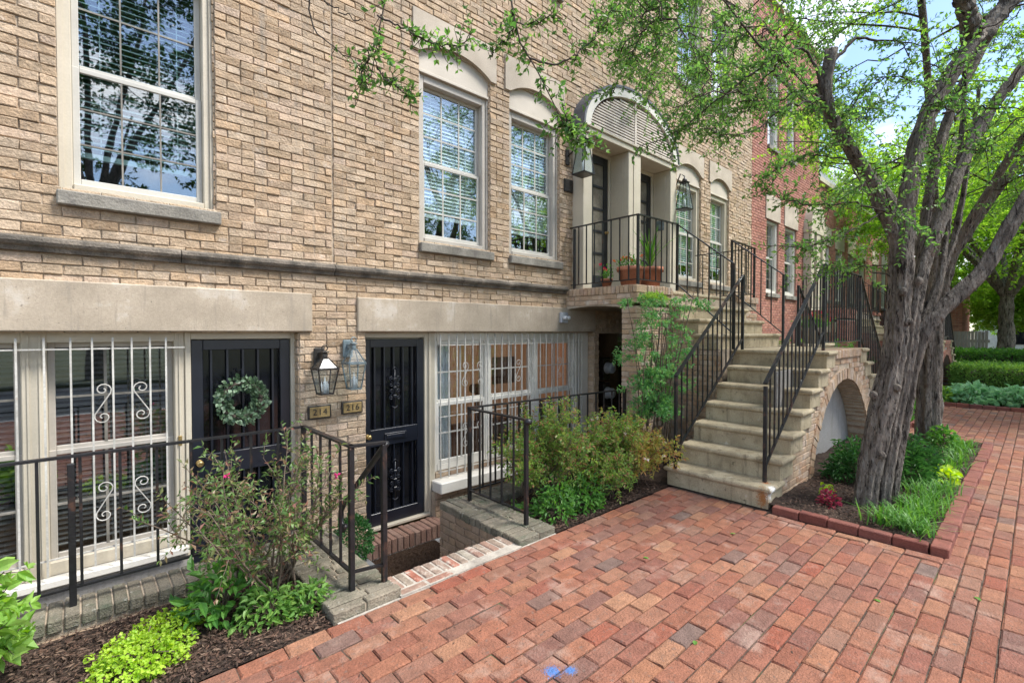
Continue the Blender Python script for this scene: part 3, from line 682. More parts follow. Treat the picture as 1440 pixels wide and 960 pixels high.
for (a, b) in ((3.08, 3.42),):
    X = np.linspace(a, b, n); Y = YR+.17+.022*np.sin(X*95)+.01*np.sin(X*41)
    V = np.concatenate([np.stack([X, Y, np.full(n, .02)], 1), np.stack([a+(X-a)*.92, Y, np.full(n, 1.56)], 1)])
    cu.add(V, [(i, i+1, n+i+1, n+i) for i in range(n-1)], .5, 0, True)
cu.build('curtain', M['curtain'], win)
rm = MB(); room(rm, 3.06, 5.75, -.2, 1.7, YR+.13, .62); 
rm.build('interior', M['warmroom'], win)   # room behind the panes; its walls glow themselves, no lamp inside
ft = MB(); ft.box(3.75, 4.7, YR+.45, YR+.72, -.44, .36, bev=.02); ft.box(5.05, 5.6, YR+.4, YR+.7, -.44, .52, bev=.02); ft.box(4.1, 4.16, YR+.5, YR+.56, .36, .78); ft.box(4.02, 4.24, YR+.44, YR+.62, .78, .9, bev=.03); ft.box(4.55, 5.0, YR+.715, YR+.738, .85, 1.25, bev=.01)
ft.build('furniture', M['brownfurn'], win)
xs = [3.08+.1165*k for k in range(22)]
security_grille(tan, 3.06, 5.62, -.06, 1.60, YR-.10, xs, (1.47, .645, .01),
                [(3.43, 1.12, 1), (3.66, 1.12, -1), (3.43, .40, 1), (3.66, .40, -1), (4.30, 1.12, 1), (4.53, 1.12, -1), (4.30, .40, 1), (4.53, .40, -1), (5.10, 1.12, 1), (5.34, 1.12, -1)])

# ---- meter recess under the balcony
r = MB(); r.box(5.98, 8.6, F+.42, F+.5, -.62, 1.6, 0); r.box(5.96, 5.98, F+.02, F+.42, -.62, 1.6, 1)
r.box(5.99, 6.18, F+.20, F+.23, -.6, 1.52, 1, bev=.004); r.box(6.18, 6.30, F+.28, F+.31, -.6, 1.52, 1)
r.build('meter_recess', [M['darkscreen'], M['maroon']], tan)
for k, z in enumerate((1.02, .60, .20, -.16)):
    nm = ('topmost', 'second from top', 'third from top', 'lowest')[k]
    e = thing('electric_meter', f'round glass electric meter in the dark recess under the balcony, {nm} of four', 'meter', (6.62, F+.40, z), 'electric meters in the recess')
    b = MB(); b.box(6.52, 6.72, F+.32, F+.419, z-.2, z+.17, bev=.01); b.build('base', M['bronze'], e)
    b = MB(); b.lathe((6.62, F+.32, z), [(.0, .13), (.07, .128), (.085, .11), (.088, .02), (.1, .015), (.1, 0)], axis='y', seg=22); b.build('dial', M['meterwhite'], e)

# ---- upper door portal
PX0_, PX1_, PYF = 5.35, 7.93, 4.385
PC = (PX0_+PX1_)/2; SPR = 4.46
po = MB()
for a, b in ((5.35, 5.55), (6.46, 6.80), (7.73, 7.93)):
    po.box(a, b, PYF, F+.2, 2.2, SPR, bev=.006)
    if b-a > .3: po.box(a+.13, a+.15, PYF-.012, PYF-.001, 2.25, SPR-.02)
po.box(5.352, 7.928, PYF-.022, F+.2, SPR+.002, SPR+.085, bev=.006)
po.box(5.32, 7.96, PYF-.045, F+.03, SPR+.087, SPR+.115, bev=.006)
for a, b in ((5.551, 6.459), (6.801, 7.729)):
    yd = 4.74
    po.box(a, a+.06, yd-.02, yd+.1, 2.2, SPR, bev=.004); po.box(b-.06, b, yd-.02, yd+.1, 2.2, SPR, bev=.004); po.box(a+.06, b-.06, yd-.02, yd+.1, 4.40, SPR-.002, bev=.004)
    po.box(b-.012, b-.001, PYF+.10, yd-.03, 2.3, SPR-.1)
portal = po.build('door_surround', M['cream'], tan)
n = 40; RX, RZ = (PX1_-PX0_)/2, .83
def ell(t, ax, az): return (PC+ax*math.cos(t), SPR+.10+az*math.sin(t))
ar = MB()
V = []
for k in range(n+1):
    t = PI*k/n
    for ax, az, yy in ((RX, RZ, PYF-.03), (RX, RZ, PYF+.07), (RX-.13, RZ-.13, PYF+.07), (RX-.13, RZ-.13, PYF-.03)):
        x, z = ell(t, ax, az); V.append((x, yy, z))
ar.add(V, [(i*4+k, i*4+(k+1) % 4, (i+1)*4+(k+1) % 4, (i+1)*4+k) for i in range(n) for k in range(4)]+[(3,2,1,0), (n*4, n*4+1, n*4+2, n*4+3)])
ar.build('arch_trim', M['white'], portal)
ho = MB(); V = []
for k in range(n+1):
    t = PI*k/n
    for ax, az, yy in ((RX+.035, RZ+.035, PYF-.045), (RX+.035, RZ+.035, F+.02), (RX+.002, RZ+.002, F+.02), (RX+.002, RZ+.002, PYF-.045)):
        x, z = ell(t, ax, az); V.append((x, yy, z))
ho.add(V, [(i*4+k, i*4+(k+1) % 4, (i+1)*4+(k+1) % 4, (i+1)*4+k) for i in range(n) for k in range(4)]+[(3,2,1,0), (n*4, n*4+1, n*4+2, n*4+3)])
ho.build('hood', M['lead'], portal)
lv = MB(); z = SPR+.13
while z < SPR+.10+RZ-.17:
    hw = (RX-.155)*math.sqrt(max(0, 1-((z-SPR-.10)/(RZ-.15))**2))
    for a, b in ((PC-hw, PC-.025), (PC+.025, PC+hw)):
        if b-a > .05: lv.add([(a, PYF+.0, z-.002), (b, PYF+.0, z-.002), (b, PYF+.05, z+.020), (a, PYF+.05, z+.020), (a, PYF+.0, z-.026), (b, PYF+.0, z-.026), (b, PYF+.05, z-.004), (a, PYF+.05, z-.004)], [(0,1,2,3), (7,6,5,4), (4,5,1,0), (3,2,6,7)])
    z += .043
lv.box(PC-.022, PC+.022, PYF-.01, PYF+.065, SPR+.12, SPR+.10+RZ-.14)
lv.build('louver', M['louver'], portal)
bk = MB(); bk.prism([ell(PI*k/20, RX-.13, RZ-.13) for k in range(21)][::-1], PYF+.09, F+.1); bk.build('tympanum_back', M['maroon'], portal)
for a, b in ((5.611, 6.399), (6.861, 7.669)):
    yd = 4.74; d = MB()
    d.box(a, a+.10, yd, yd+.045, 2.24, 4.40, bev=.004); d.box(b-.10, b, yd, yd+.045, 2.24, 4.40, bev=.004); d.box(a+.10, b-.10, yd, yd+.045, 4.27, 4.40, bev=.004); d.box(a+.10, b-.10, yd, yd+.045, 2.24, 2.52, bev=.004)
    d.box((a+b)/2-.02, (a+b)/2+.02, yd+.003, yd+.04, 2.52, 4.27)
    for k in range(1, 5): zz = 2.52+1.75*k/5; d.box(a+.10, b-.10, yd+.004, yd+.039, zz-.018, zz+.018)
    dr = d.build('door', M['doordark'], tan)
    p = MB(); p.box(a+.09, b-.09, yd+.02, yd+.03, 2.5, 4.29); p.build('glass', M['panebeige'], dr)
    h = MB(); h.lathe((b-.05, yd, 3.22), [(0, .05), (.02, .048), (.026, .035), (.012, .02), (.012, .006), (.026, .004), (.026, 0)], axis='y', seg=12); h.build('handle', M['brass'], dr)

# ---- coach lanterns
def lantern(x, z, label, mat, w=.115, hh=.36, yb=F, ring=True, group='coach lanterns on the facade'):
    """bracket lantern: tapering glazed body, glazed roof, chimney cap, ring, wall bracket"""
    e = thing('coach_lantern', label, 'lantern', (x, yb, z), group)
    yc = yb-.16; zt = z+hh*.18; zb = z-hh*.5
    f = MB()
    wt, wb, wr = w, w*.60, w*.27
    zr = zt+hh*(.36 if w < .09 else .28)
    cor = [(-1,-1), (1,-1), (1,1), (-1,1)]
    for i, (sx, sy) in enumerate(cor):
        nx, ny = cor[(i+1) % 4]
        f.bar((x+sx*wt, yc+sy*wt, zt), (x+sx*wb, yc+sy*wb, zb), .010)
        f.bar((x+sx*wt, yc+sy*wt, zt), (x+sx*wr, yc+sy*wr, zr), .009)
        for ww_, zz, s_ in ((wt, zt, .018), (wb, zb, .012), (wr, zr, .012)):
            f.bar((x+sx*ww_, yc+sy*ww_, zz), (x+nx*ww_, yc+ny*ww_, zz), s_)
    f.box(x-wb, x+wb, yc-wb, yc+wb, zb-.008, zb-.002)
    f.build('frame', mat, e)
    gl = MB(); V = []
    for (ww_, zz) in ((wb, zb), (wt, zt), (wr, zr)):
        for sx, sy in cor: V.append((x+sx*ww_*.985, yc+sy*ww_*.985, zz))
    gl.add(V, [(i*4+k, i*4+(k+1) % 4, (i+1)*4+(k+1) % 4, (i+1)*4+k) for i in range(2) for k in range(4)]); gl.build('glass', M['lampglass'], e)
    cap = MB(); cap.box(x-wr*.9, x+wr*.9, yc-wr*.9, yc+wr*.9, zr+.004, zr+.05, bev=.008); cap.box(x-wr*1.25, x+wr*1.25, yc-wr*1.25, yc+wr*1.25, zr+.051, zr+.063, bev=.003)
    cap.build('cap', mat, e)
    if ring:
        rg = MB(); rg.tube([(x+.026*math.cos(t), yc, zr+.092+.026*math.sin(t)) for t in np.linspace(0, 2*PI, 17)], .005, seg=5); rg.build('ring', mat, e)
    br = MB(); br.box(x-.05, x+.05, yb-.034, yb-.012, zr-.08, zr+.09, bev=.006); br.bar((x, yb-.034, zr+.03), (x, yc+wr*.8, zr+.03), .03, .04); br.build('bracket', mat, e)
    ca = MB(); ca.lathe((x, yc, zb), [(.016, 0), (.016, .11), (.006, .115), (.004, .15), (0, .16)], seg=10)
    for dx in (-.028, .028): ca.lathe((x+dx, yc+.01, zb), [(.010, 0), (.010, .085), (.004, .09), (0, .12)], seg=8)
    ca.build('candle', M['whitewash'], e)
    return e
lantern(1.69, 1.225, 'black coach lantern with clear glass above the brass 214 plaque', M['bronze'], w=.092, hh=.34)
lantern(1.968, 1.26, 'verdigris coach lantern with a ring on top above the brass 216 plaque', M['verdigris'], w=.082, hh=.36)
def long_lantern(x, z, label):
    e = thing('coach_lantern', label, 'lantern', (x, F, z), 'coach lanterns on the facade'); yc = F-.30
    f = MB(); zt, zb = z+.24, z-.22; wt, wb = .05, .108
    cor = [(-1,-1), (1,-1), (1,1), (-1,1)]
    for i, (sx, sy) in enumerate(cor):
        nx, ny = cor[(i+1) % 4]
        f.bar((x+sx*wt, yc+sy*wt, zt), (x+sx*wb, yc+sy*wb, zb), .010)
        for ww_, zz in ((wt, zt), (wb, zb)): f.bar((x+sx*ww_, yc+sy*ww_, zz), (x+nx*ww_, yc+ny*ww_, zz), .012)
    f.box(x-wb, x+wb, yc-wb, yc+wb, zb-.012, zb-.004)
    f.build('frame', M['bronze'], e)
    gl = MB(); V = [(x+sx*w_*.98, yc+sy*w_*.98, zz) for w_, zz in ((wb, zb), (wt, zt)) for sx, sy in cor]; gl.add(V, [(k, (k+1) % 4, 4+(k+1) % 4, 4+k) for k in range(4)]); gl.build('glass', M['lampglass'], e)
    c_ = MB(); c_.box(x-.07, x+.07, yc-.07, yc+.07, zt+.004, zt+.02, bev=.004); c_.lathe((x, yc, zt+.02), [(.05, 0), (.035, .05), (.012, .07), (.012, .10), (0, .11)], seg=14); c_.build('cap', M['bronze'], e)
    b = MB(); b.tube([(x, F-.012, z+.10), (x, F-.10, z+.14), (x, F-.22, z+.42), (x, yc, z+.36), (x, yc, zt+.11)], .011, seg=7); b.box(x-.035, x+.035, F-.022, F-.0, z-.02, z+.2, bev=.004); b.build('bracket', M['bronze'], e)
    ca = MB(); ca.lathe((x, yc, zb), [(.02, 0), (.02, .16), (.006, .17), (0, .22)], seg=10); ca.build('candle', M['whitewash'], e)
long_lantern(5.22, 4.02, 'tall tapering lantern hanging left of the arched portal')
long_lantern(8.02, 4.02, 'tall tapering lantern hanging right of the arched portal')

# ---- house-number plaques
def plaque(x0, x1, z0, z1, text, label):
    e = thing('house_number', label, 'sign', ((x0+x1)/2, F, z0), 'brass house number plaques')
    b = MB(); b.box(x0, x1, F-.026, F+.0, z0, z1, bev=.004); b.build('frame', M['bronze'], e)
    b = MB(); b.box(x0+.014, x1-.014, F-.031, F-.0265, z0+.014, z1-.014, bev=.002); b.build('plate', M['plaque'], e)
    cu_ = bpy.data.curves.new('lettering', 'FONT'); cu_.body = text; cu_.size = .082; cu_.align_x = 'CENTER'; cu_.align_y = 'CENTER'; cu_.extrude = .0015; cu_.space_character = 1.15
    cu_.materials.append(M['bronze'])
    tmp = bpy.data.objects.new('lettering_curve', cu_); C.objects.link(tmp)
    bpy.context.view_layer.update()
    me = bpy.data.meshes.new_from_object(tmp.evaluated_get(bpy.context.evaluated_depsgraph_get()))
    bpy.data.objects.remove(tmp)
    o = bpy.data.objects.new('lettering', me); C.objects.link(o); o.rotation_euler = (PI/2, 0, 0)
    o.parent = e; o.location = Vector(((x0+x1)/2, F-.0335, (z0+z1)/2))-e.location
plaque(1.585, 1.800, .806, .932, '214', 'brass house number plaque reading 214')
plaque(1.905, 2.118, .818, .942, '216', 'brass house number plaque reading 216')
b = MB(); b.box(5.15, 5.33, F-.022, F, 3.62, 3.80, bev=.004); b.box(5.165, 5.315, F-.027, F-.0225, 3.635, 3.785, bev=.002)
tag(b.build('wall_plaque', M['bronze']), 'small dark bronze plaque on the brick left of the portal', 'plaque')
b = MB(); b.box(7.708, 7.7285, 4.50, 4.66, 3.42, 3.60, bev=.003); b.box(7.704, 7.7075, 4.52, 4.64, 3.44, 3.58, bev=.002)
tag(b.build('wall_plaque', M['verdigris']), 'pale blue-grey plaque on the cream reveal of the right upper door', 'plaque')
# small twin flood lamp under the balcony corner
e = thing('security_lamp', 'small grey twin security lamp on the lintel under the balcony corner', 'lamp', (5.10, F-.03, 1.82))
b = MB(); b.box(5.03, 5.17, F-.075, F-.030, 1.75, 1.90, bev=.006); b.build('base', M['rubber'], e)
for dx in (-.035, .035):
    b = MB(); b.lathe((5.10+dx, F-.075, 1.82), [(.0, .06), (.022, .06), (.028, .05), (.024, .012), (.012, 0)], axis='y', seg=12); b.build('lamp_head', M['meterwhite'], e)
# wreath on the 214 door
e = thing('wreath', 'round eucalyptus wreath hanging on the dark 214 door', 'wreath', (1.06, F+.09, 1.03))
n = 760; t = rng.uniform(0, 2*PI, n); ph = rng.uniform(0, 2*PI, n); rr = .058*np.sqrt(rng.random(n)); R0 = .150
P = np.stack([1.06+(R0+rr*np.cos(ph))*np.cos(t), F+.075+rr*np.sin(ph)*.8, 1.03+(R0+rr*np.cos(ph))*np.sin(t)], 1)
D = np.stack([np.cos(t)*np.cos(ph)-.6*np.sin(t), -.25-.5*rng.random(n), np.sin(t)*np.cos(ph)+.6*np.cos(t)], 1)+rng.normal(size=(n, 3))*.35
w_ = MB(); w_.leaves(P, D, rng.uniform(.018, .046, n), W=.85, fold=.05, pts6=True, N=rng.normal(size=(n, 3))*.6+np.array((0, -1, 0))); w_.build('foliage', M['euca'], e)
tb = MB(); tb.tube([(1.06+R0*math.cos(a), F+.085, 1.03+R0*math.sin(a)) for a in np.linspace(0, 2*PI, 33)], .02, seg=6); tb.build('ring', M['twig'], e)
tb = MB(); tb.tube([(1.06, F+.09, 1.2), (1.06, F+.075, 1.30), (1.04, F+.07, 1.29)], .006, seg=5); tb.build('hanger', M['navy'], e)

m = MB(); n = 700
Y_ = np.where(rng.random(n) < .5, 2.6-np.abs(rng.normal(size=n))*.5, rng.uniform(-.5, 2.6, n)); X_ = rng.uniform(.2, 9, n)
ok = ~((X_ > 4.5) & (Y_ > .4)) & ~((X_ > 1.4) & (X_ < 2.5) & (Y_ > 2.55)); P = np.stack([X_, Y_, np.full(n, .004)], 1)[ok]; k_ = len(P)
m.leaves(P, rng.normal(size=(k_, 3))*np.array((1, 1, .1)), rng.uniform(.006, .022, k_), W=.4, fold=.05, N=rng.normal(size=(k_, 3))*.3+np.array((0, 0, 1)))
tag(m.build('leaf_litter', M['chips']), kind='stuff')

# ================================================================== AREAWAY: low walls, pit, mat
pit = MB(); pit.box(-3, 6.0, 2.6, 4.9, -.70, -.625); struct('area_floor', pit, M['slab'])
def coping_wall(name, label, x0, x1, y0, y1, ztop, facing=(), group='low brick walls round the areaway', along='y'):
    m = MB(); m.box(x0+.012, x1-.012, y0+.012, y1-.012, -.66, ztop-.012, 1)
    h = ztop-.07+.62
    if 'x+' in facing: bricks(m, (x1, y0, -.62), (0,1,0), (0,0,1), (1,0,0), y1-y0, h, [], mat=2)
    if 'x-' in facing: bricks(m, (x0, y0, -.62), (0,1,0), (0,0,1), (-1,0,0), y1-y0, h, [], mat=2)
    if 'y-' in facing: bricks(m, (x0, y0, -.62), (1,0,0), (0,0,1), (0,-1,0), x1-x0, h, [], mat=2)
    if 'y+' in facing: bricks(m, (x0, y1, -.62), (1,0,0), (0,0,1), (0,1,0), x1-x0, h, [], mat=2)
    w = m.build(name, [M['pitbrick'], M['tanmortar'], M['pitbrick']]); tag(w, label, 'wall', group)
    c = MB()
    if along == 'y':
        n = int((y1-y0)/.0685)
        for k in range(n):
            a = y0+(y1-y0)*k/n; b = y0+(y1-y0)*(k+1)/n
            j = rng.normal(size=4)*.003; xm = (x0+x1)/2+rng.normal()*.02
            c.box(x0-.006+j[0], xm-.004, a+.004, b-.004, ztop-.07, ztop+j[1], bev=.006); c.box(xm+.004, x1+.006+j[2], a+.004, b-.004, ztop-.07, ztop+j[3], bev=.006)
    else:
        n = int((x1-x0)/.0685)
        for k in range(n):
            a = x0+(x1-x0)*k/n; b = x0+(x1-x0)*(k+1)/n; j = rng.normal(size=2)*.003
            c.box(a+.004, b-.004, y0-.006+j[0], y1+.006, ztop-.07, ztop+j[1], bev=.006)
    c.build('coping', M['oldbrick'], w)
    return w
coping_wall('low_wall', 'mossy low brick wall carrying the railing beside the azalea bed', 1.05, 1.45, 2.62, 3.50, .05, ('x+', 'y-', 'x-'))
coping_wall('low_wall', 'long mossy brick wall under the railing before the left grilled window', -2.9, 1.45, 3.505, 3.75, .09, ('y-', 'x+', 'y+'), along='x')
coping_wall('low_wall', 'mossy brick wall right of the sunken 216 entrance', 2.47, 2.85, 2.62, 3.46, .05, ('x-', 'y-'))
coping_wall('low_wall', 'low brick wall behind the faded azalea below the right grilled window', 2.47, 5.2, 3.465, 3.72, .05, ('x-', 'y-'), along='x')
# entrance edge: header course set in white mortar
m = MB(); m.box(1.452, 2.468, 2.605, 2.86, -.66, .007, 1)
for k in range(14):
    a = 1.456+k*1.01/14; j = rng.normal()*.002
    m.box(a+.006, a+1.01/14-.006, 2.685, 2.862, -.06, .014+j, 0, bev=.007)
for k in range(5):
    a = 1.456+k*1.01/5; m.box(a+.006, a+1.01/5-.006, 2.612, 2.675, -.06, .008+rng.normal()*.002, 0, bev=.006)
m.box(1.06, 2.85, 2.603, 2.6195, -.3, -.004, 1)
tag(m.build('entrance_edge', [M['edgebrick'], M['whitemortar']]), 'white-mortared brick edge at the top of the sunken 216 entrance', 'brick edge')
m = MB(); m.box(1.455, 2.465, 2.865, 3.12, -.66, -.27, bev=.01); tag(m.build('entrance_step', M['slab']), 'grey stone step going down into the sunken entrance', 'step')
m = MB(); 
for k in range(14):
    a = 2.06+k*.0685; m.box(a+.004, a+.0645, F-.20+rng.normal()*.003, F+.06, -.62, -.475+rng.normal()*.003, 0, bev=.007)
m.box(2.06, 3.02, F-.185, F+.055, -.63, -.49, 1)
tag(m.build('door_step', [M['stepbrick'], M['tanmortar']]), 'brick doorstep under the dark 216 door', 'step')
m = MB(); n = 9000
x0, x1, y0, y1 = 1.86, 2.82, 3.74, 4.34
m.box(x0, x1, y0, y1, -.624, -.600, bev=.006)
P = np.stack([rng.uniform(x0, x1, n), rng.uniform(y0, y1, n), np.full(n, -.603)], 1)
m.leaves(P, rng.normal(size=(n, 3))*np.array((.5, .5, .2))+np.array((0, 0, .7)), rng.uniform(.008, .02, n), W=.3, fold=0)
tag(m.build('doormat', M['mat']), 'shaggy brown doormat before the 216 doorstep', 'doormat')

# ================================================================== RAILINGS
def rail_line(e, segs, post_w=.032, bw=.014, sp=.118, lift=.10, posts=(), mat='iron', top_w=.038, top_h=.014, bal=True):
    """segs: list of (A, B, hA, hB): floor points and rail heights above them."""
    T = MB(); Bm = MB()
    for (A, B, hA, hB) in segs:
        A = np.array(A, float); B = np.array(B, float)
        ta, tb = A+(0, 0, hA), B+(0, 0, hB)
        d = (tb-ta)/np.linalg.norm(tb-ta)
        T.bar(ta-d*.012, tb+d*.012, top_w, top_h, up=(0, 0, 1) if abs(d[2]) < .99 else None)
        if bal:
            la, lb = A+(0, 0, lift), B+(0, 0, lift)
            Bm.bar(la, lb, .026, .012, up=(0, 0, 1))
            L_ = np.linalg.norm((B-A)[:2]); n = max(1, int(round(L_/sp)))
            for k in range(1, n):
                t = k/n; p = A+(B-A)*t; hh = hA+(hB-hA)*t
                b = MB(); b.box(p[0]-bw/2, p[0]+bw/2, p[1]-bw/2, p[1]+bw/2, p[2]+lift+.004, p[2]+hh-.006); b.build('baluster', M[mat], e)
    T.build('top_rail', M[mat], e)
    if bal: Bm.build('bottom_rail', M[mat], e)
    for (p, h) in posts:
        b = MB(); w = post_w/2; b.box(p[0]-w, p[0]+w, p[1]-w, p[1]+w, p[2], p[2]+h, bev=.003)
        b.build('post', M[mat], e)
G = 'black iron railings'
e = thing('iron_railing', 'long black iron railing before the left grilled window, turning back to the entrance', 'railing', (0, 3.6, .09), G)
rail_line(e, [((-2.6, 3.62, .085), (1.225, 3.62, .085), .845, .845), ((1.225, 3.62, .05), (1.225, 2.80, .05), .88, .88), ((1.225, 2.80, .05), (1.42, 2.76, .05), .88, .88)], sp=.175,
          posts=[((-.03, 3.615, .09), .80), ((-1.4, 3.615, .09), .80), ((1.225, 3.62, .09), .83), ((1.225, 2.80, .05), .87), ((1.42, 2.76, .04), .88)], lift=.11)
# sloping handrail with curled foot
h = MB(); h.tube([(1.45, 2.78, .915), (1.46, 2.84, .88), (1.46, 3.45, .36), (1.46, 3.52, .28), (1.46, 3.52, .20), (1.46, 3.47, .15), (1.46, 3.44, .19)], .02, seg=8); h.build('handrail', M['iron'], e)
e = thing('iron_railing', 'black iron railing on the mossy wall right of the 216 entrance, running to the pier', 'railing', (2.7, 3.55, .05), G)
rail_line(e, [((2.70, 2.80, .05), (2.70, 3.56, .05), .86, .86), ((2.70, 3.56, .05), (5.22, 3.56, .05), .87, .84)], sp=.16, posts=[((2.70, 2.80, .05), .85), ((2.70, 3.56, .05), .86), ((3.95, 3.56, .05), .84), ((5.17, 3.56, .05), .84)])
b = MB(); b.lathe((2.70, 2.78, .895), [(.0, -.03), (.03, -.02), (.035, 0), (.03, .02), (0, .028)], seg=12); b.build('scroll_end', M['iron'], e)

# ================================================================== STAIRCASES
def round_nose_step(mb, x0, x1, y0, y1, z0, z1, d='x-', ov=.03, th=.055, retY=None):
    """block with a rounded slab on top that overhangs towards d and towards retY side(s)"""
    mb.box(x0, x1, y0, y1, z0, z1-th-.001)
    bx0, bx1, by0, by1 = x0, x1, y0, y1
    if 'x-' in d: bx0 -= ov
    if 'x+' in d: bx1 += ov
    if 'y-' in d: by0 -= ov
    if 'y+' in d: by1 += ov
    # slab with half-round edges: stack of insets
    r = th/2; prof = [(r*(1-math.sin(a)), -r*math.cos(a)) for a in np.linspace(0, PI, 7)]
    V = []
    for ins, zz in [(r, -r)]+prof+[(r, r)]:
        i0 = ins if 'x-' in d else 0; i1 = ins if 'x+' in d else 0; j0 = ins if 'y-' in d else 0; j1 = ins if 'y+' in d else 0
        z = z1-r+zz
        V += [(bx0+i0, by0+j0, z), (bx1-i1, by0+j0, z), (bx1-i1, by1-j1, z), (bx0+i0, by1-j1, z)]
    n = len(V)//4
    Q = [(i*4+k, i*4+(k+1) % 4, (i+1)*4+(k+1) % 4, (i+1)*4+k) for i in range(n-1) for k in range(4)]+[(3,2,1,0), tuple((n-1)*4+k for k in range(4))]
    mb.add(V, Q, None, 0)

def staircase(dx, label, brick, mortar, full=True):
    S = thing('staircase', label, 'staircase', (7.3+dx, 2.6, 0), 'stone front staircases')
    n, rise, tr = 7, .2, .289
    YA, YB = 1.65, 2.64
    for k in range(n):
        x0 = 4.63+.03+tr*k+dx
        if k < n-1:
            m = MB(); round_nose_step(m, x0, x0+tr+.06, YA, YB+(.02 if k else .02), rise*k+.0, rise*(k+1), 'x-y-' if k else 'x-y-y+'); m.build('step', M['step'], S)
        xe = 10.02-tr*k+dx
        if k < n-1 and full:
            m = MB(); round_nose_step(m, xe-tr-.06, xe, YA, YB+.02, rise*k, rise*(k+1), 'x+y-'); m.build('step', M['step'], S)
    xl, xr = 4.66+tr*6+dx, 10.02-tr*6+dx
    m = MB()
    for a, b in ((xl, xl+.34), (xr-.34, xr)): round_nose_step(m, a, b, YA, 2.72, 1.2, 1.4, ('x-' if a == xl else 'x+')+'y-')
    m.box(xl+.342, xr-.342, YA+.25, 2.72, 1.2, 1.396)
    m.build('landing', M['step'], S)
    # upper flight
    for k in range(3):
        y0 = 2.76+.25*k
        m = MB(); round_nose_step(m, 6.03+dx, 8.17+dx, y0, y0+.31, 1.4+.2*k, 1.6+.2*k, 'y-x-x+'); m.build('step', M['step'], S)
    m = MB(); round_nose_step(m, 6.05+dx, 8.15+dx, 3.51, 3.78, 2.0, 2.2, 'y-'); m.build('step', M['step'], S)
    # brick cheek walls with the arch
    w = MB(); cx, hw, ah = 7.22+dx, 1.26, 1.03
    def az(x):
        t = abs(x-cx)/hw
        return ah*(1-t**2.1)**.62 if t < 1 else -1
    xs0, xs1 = 4.72+dx, 9.96+dx
    def topz(x):
        k = int((x-4.66-dx)/tr) if x < cx else int((10.02+dx-x)/tr)
        return max(0, min(1.2, rise*(k)))-.002 if k < 6 else 1.395
    # wall body in columns (face at YA+.02)
    cols = 120
    for i in range(cols):
        a = xs0+(xs1-xs0)*i/cols; b = xs0+(xs1-xs0)*(i+1)/cols; mid = (a+b)/2
        zt = min(topz(a+1e-3), topz(b-1e-3)); zb = max(az(mid), -.1)
        if zt > zb+.01: w.box(a, b, YA+.024, YA+.25, zb, zt, 1)
    # bricks on the face, cut by arch ring and by the stone risers
    rows = int(1.4/.0677)
    for j in range(rows):
        a, b = j*.0677, (j+1)*.0677; c = (a+b)/2
        lo, hi = xs0, xs1
        st = [x for x in np.linspace(xs0, xs1, 500) if topz(x) > b-.01 and az(x)+.14 < a and (abs(x-cx) > (hw+.13) or az(x)+.14 < a)]
        if not st: continue
        st = np.array(st); cut = np.where(np.diff(st) > .03)[0]
        for seg in np.split(st, cut+1):
            if seg[-1]-seg[0] < .05: continue
            bricks(w, (seg[0], YA+.012, a), (1,0,0), (0,0,1), (0,-1,0), seg[-1]-seg[0], .0677, [], mat=0, off=(.1 if j % 2 else 0), headers=.1)
    # voussoirs
    ts = np.linspace(-1, 1, 56)
    pts = [(cx+hw*math.copysign(abs(math.sin(t*PI/2)), t), 0) for t in ts]
    pts = [(x, max(az(x), -.05)) for x, _ in pts]
    # resample by arc length
    P = np.array(pts); d = np.concatenate([[0], np.cumsum(np.linalg.norm(np.diff(P, axis=0), axis=1))]); nv = int(d[-1]/.07)
    S_ = np.linspace(0, d[-1], nv+1); Px = np.interp(S_, d, P[:, 0]); Pz = np.interp(S_, d, P[:, 1])
    Tn = np.gradient(np.stack([Px, Pz], 1), axis=0); Tn /= np.linalg.norm(Tn, axis=1)[:, None]; Nn = np.stack([-Tn[:, 1], Tn[:, 0]], 1)
    for k in range(nv):
        h = .13; e_ = .05
        q = [(Px[k]+(Px[k+1]-Px[k])*e_, Pz[k]+(Pz[k+1]-Pz[k])*e_), (Px[k+1]-(Px[k+1]-Px[k])*e_, Pz[k+1]-(Pz[k+1]-Pz[k])*e_)]
        q += [(q[1][0]+Nn[k+1][0]*h, min(1.2, q[1][1]+Nn[k+1][1]*h)), (q[0][0]+Nn[k][0]*h, min(1.2, q[0][1]+Nn[k][1]*h))]
        w.prism(q, YA-.002+rng.normal()*.003, YA+.245, 0)
    # rowlock course on the landing edge
    m_ = int((xr-xl-.70)/.07)
    for k in range(m_):
        a = xl+.35+k*(xr-xl-.70)/m_; w.box(a+.004, a+(xr-xl-.70)/m_-.004, YA-.012, YA+.245, 1.30, 1.402+rng.normal()*.002, 0, bev=.006)
    w.build('side_wall', [brick, mortar], S)
    m = MB(); m.box(5.6+dx, 8.9+dx, YA+.252, YA+.29, -.1, 1.19); m.build('arch_infill', M['stucco'], S)
    # core under the upper flight, with brick on the side seen from the walk, and the wall under the balcony front
    c = MB(); XL, XR, YP = 6.05+dx, 8.15+dx, 3.40
    c.box(XL+.012, XR-.012, 2.73, 3.6, -.6, 1.398, 1); c.box(XL+.012, XR-.012, 3.0, 3.6, 1.398, 1.598, 1); c.box(XL+.012, XR-.012, 3.25, 3.6, 1.598, 1.798, 1)
    bricks(c, (XL, 2.70, -.1), (0,1,0), (0,0,1), (-1,0,0), .72, 1.5, [], mat=0)
    for k in range(3): bricks(c, (XL, 2.78+.25*k, 1.4+.2*k), (0,1,0), (0,0,1), (-1,0,0), .72-.25*k if k < 2 else .2, .2, [], mat=0)
    c.box(5.60+dx, XL, 2.66, 2.70, -.2, .2, 1)
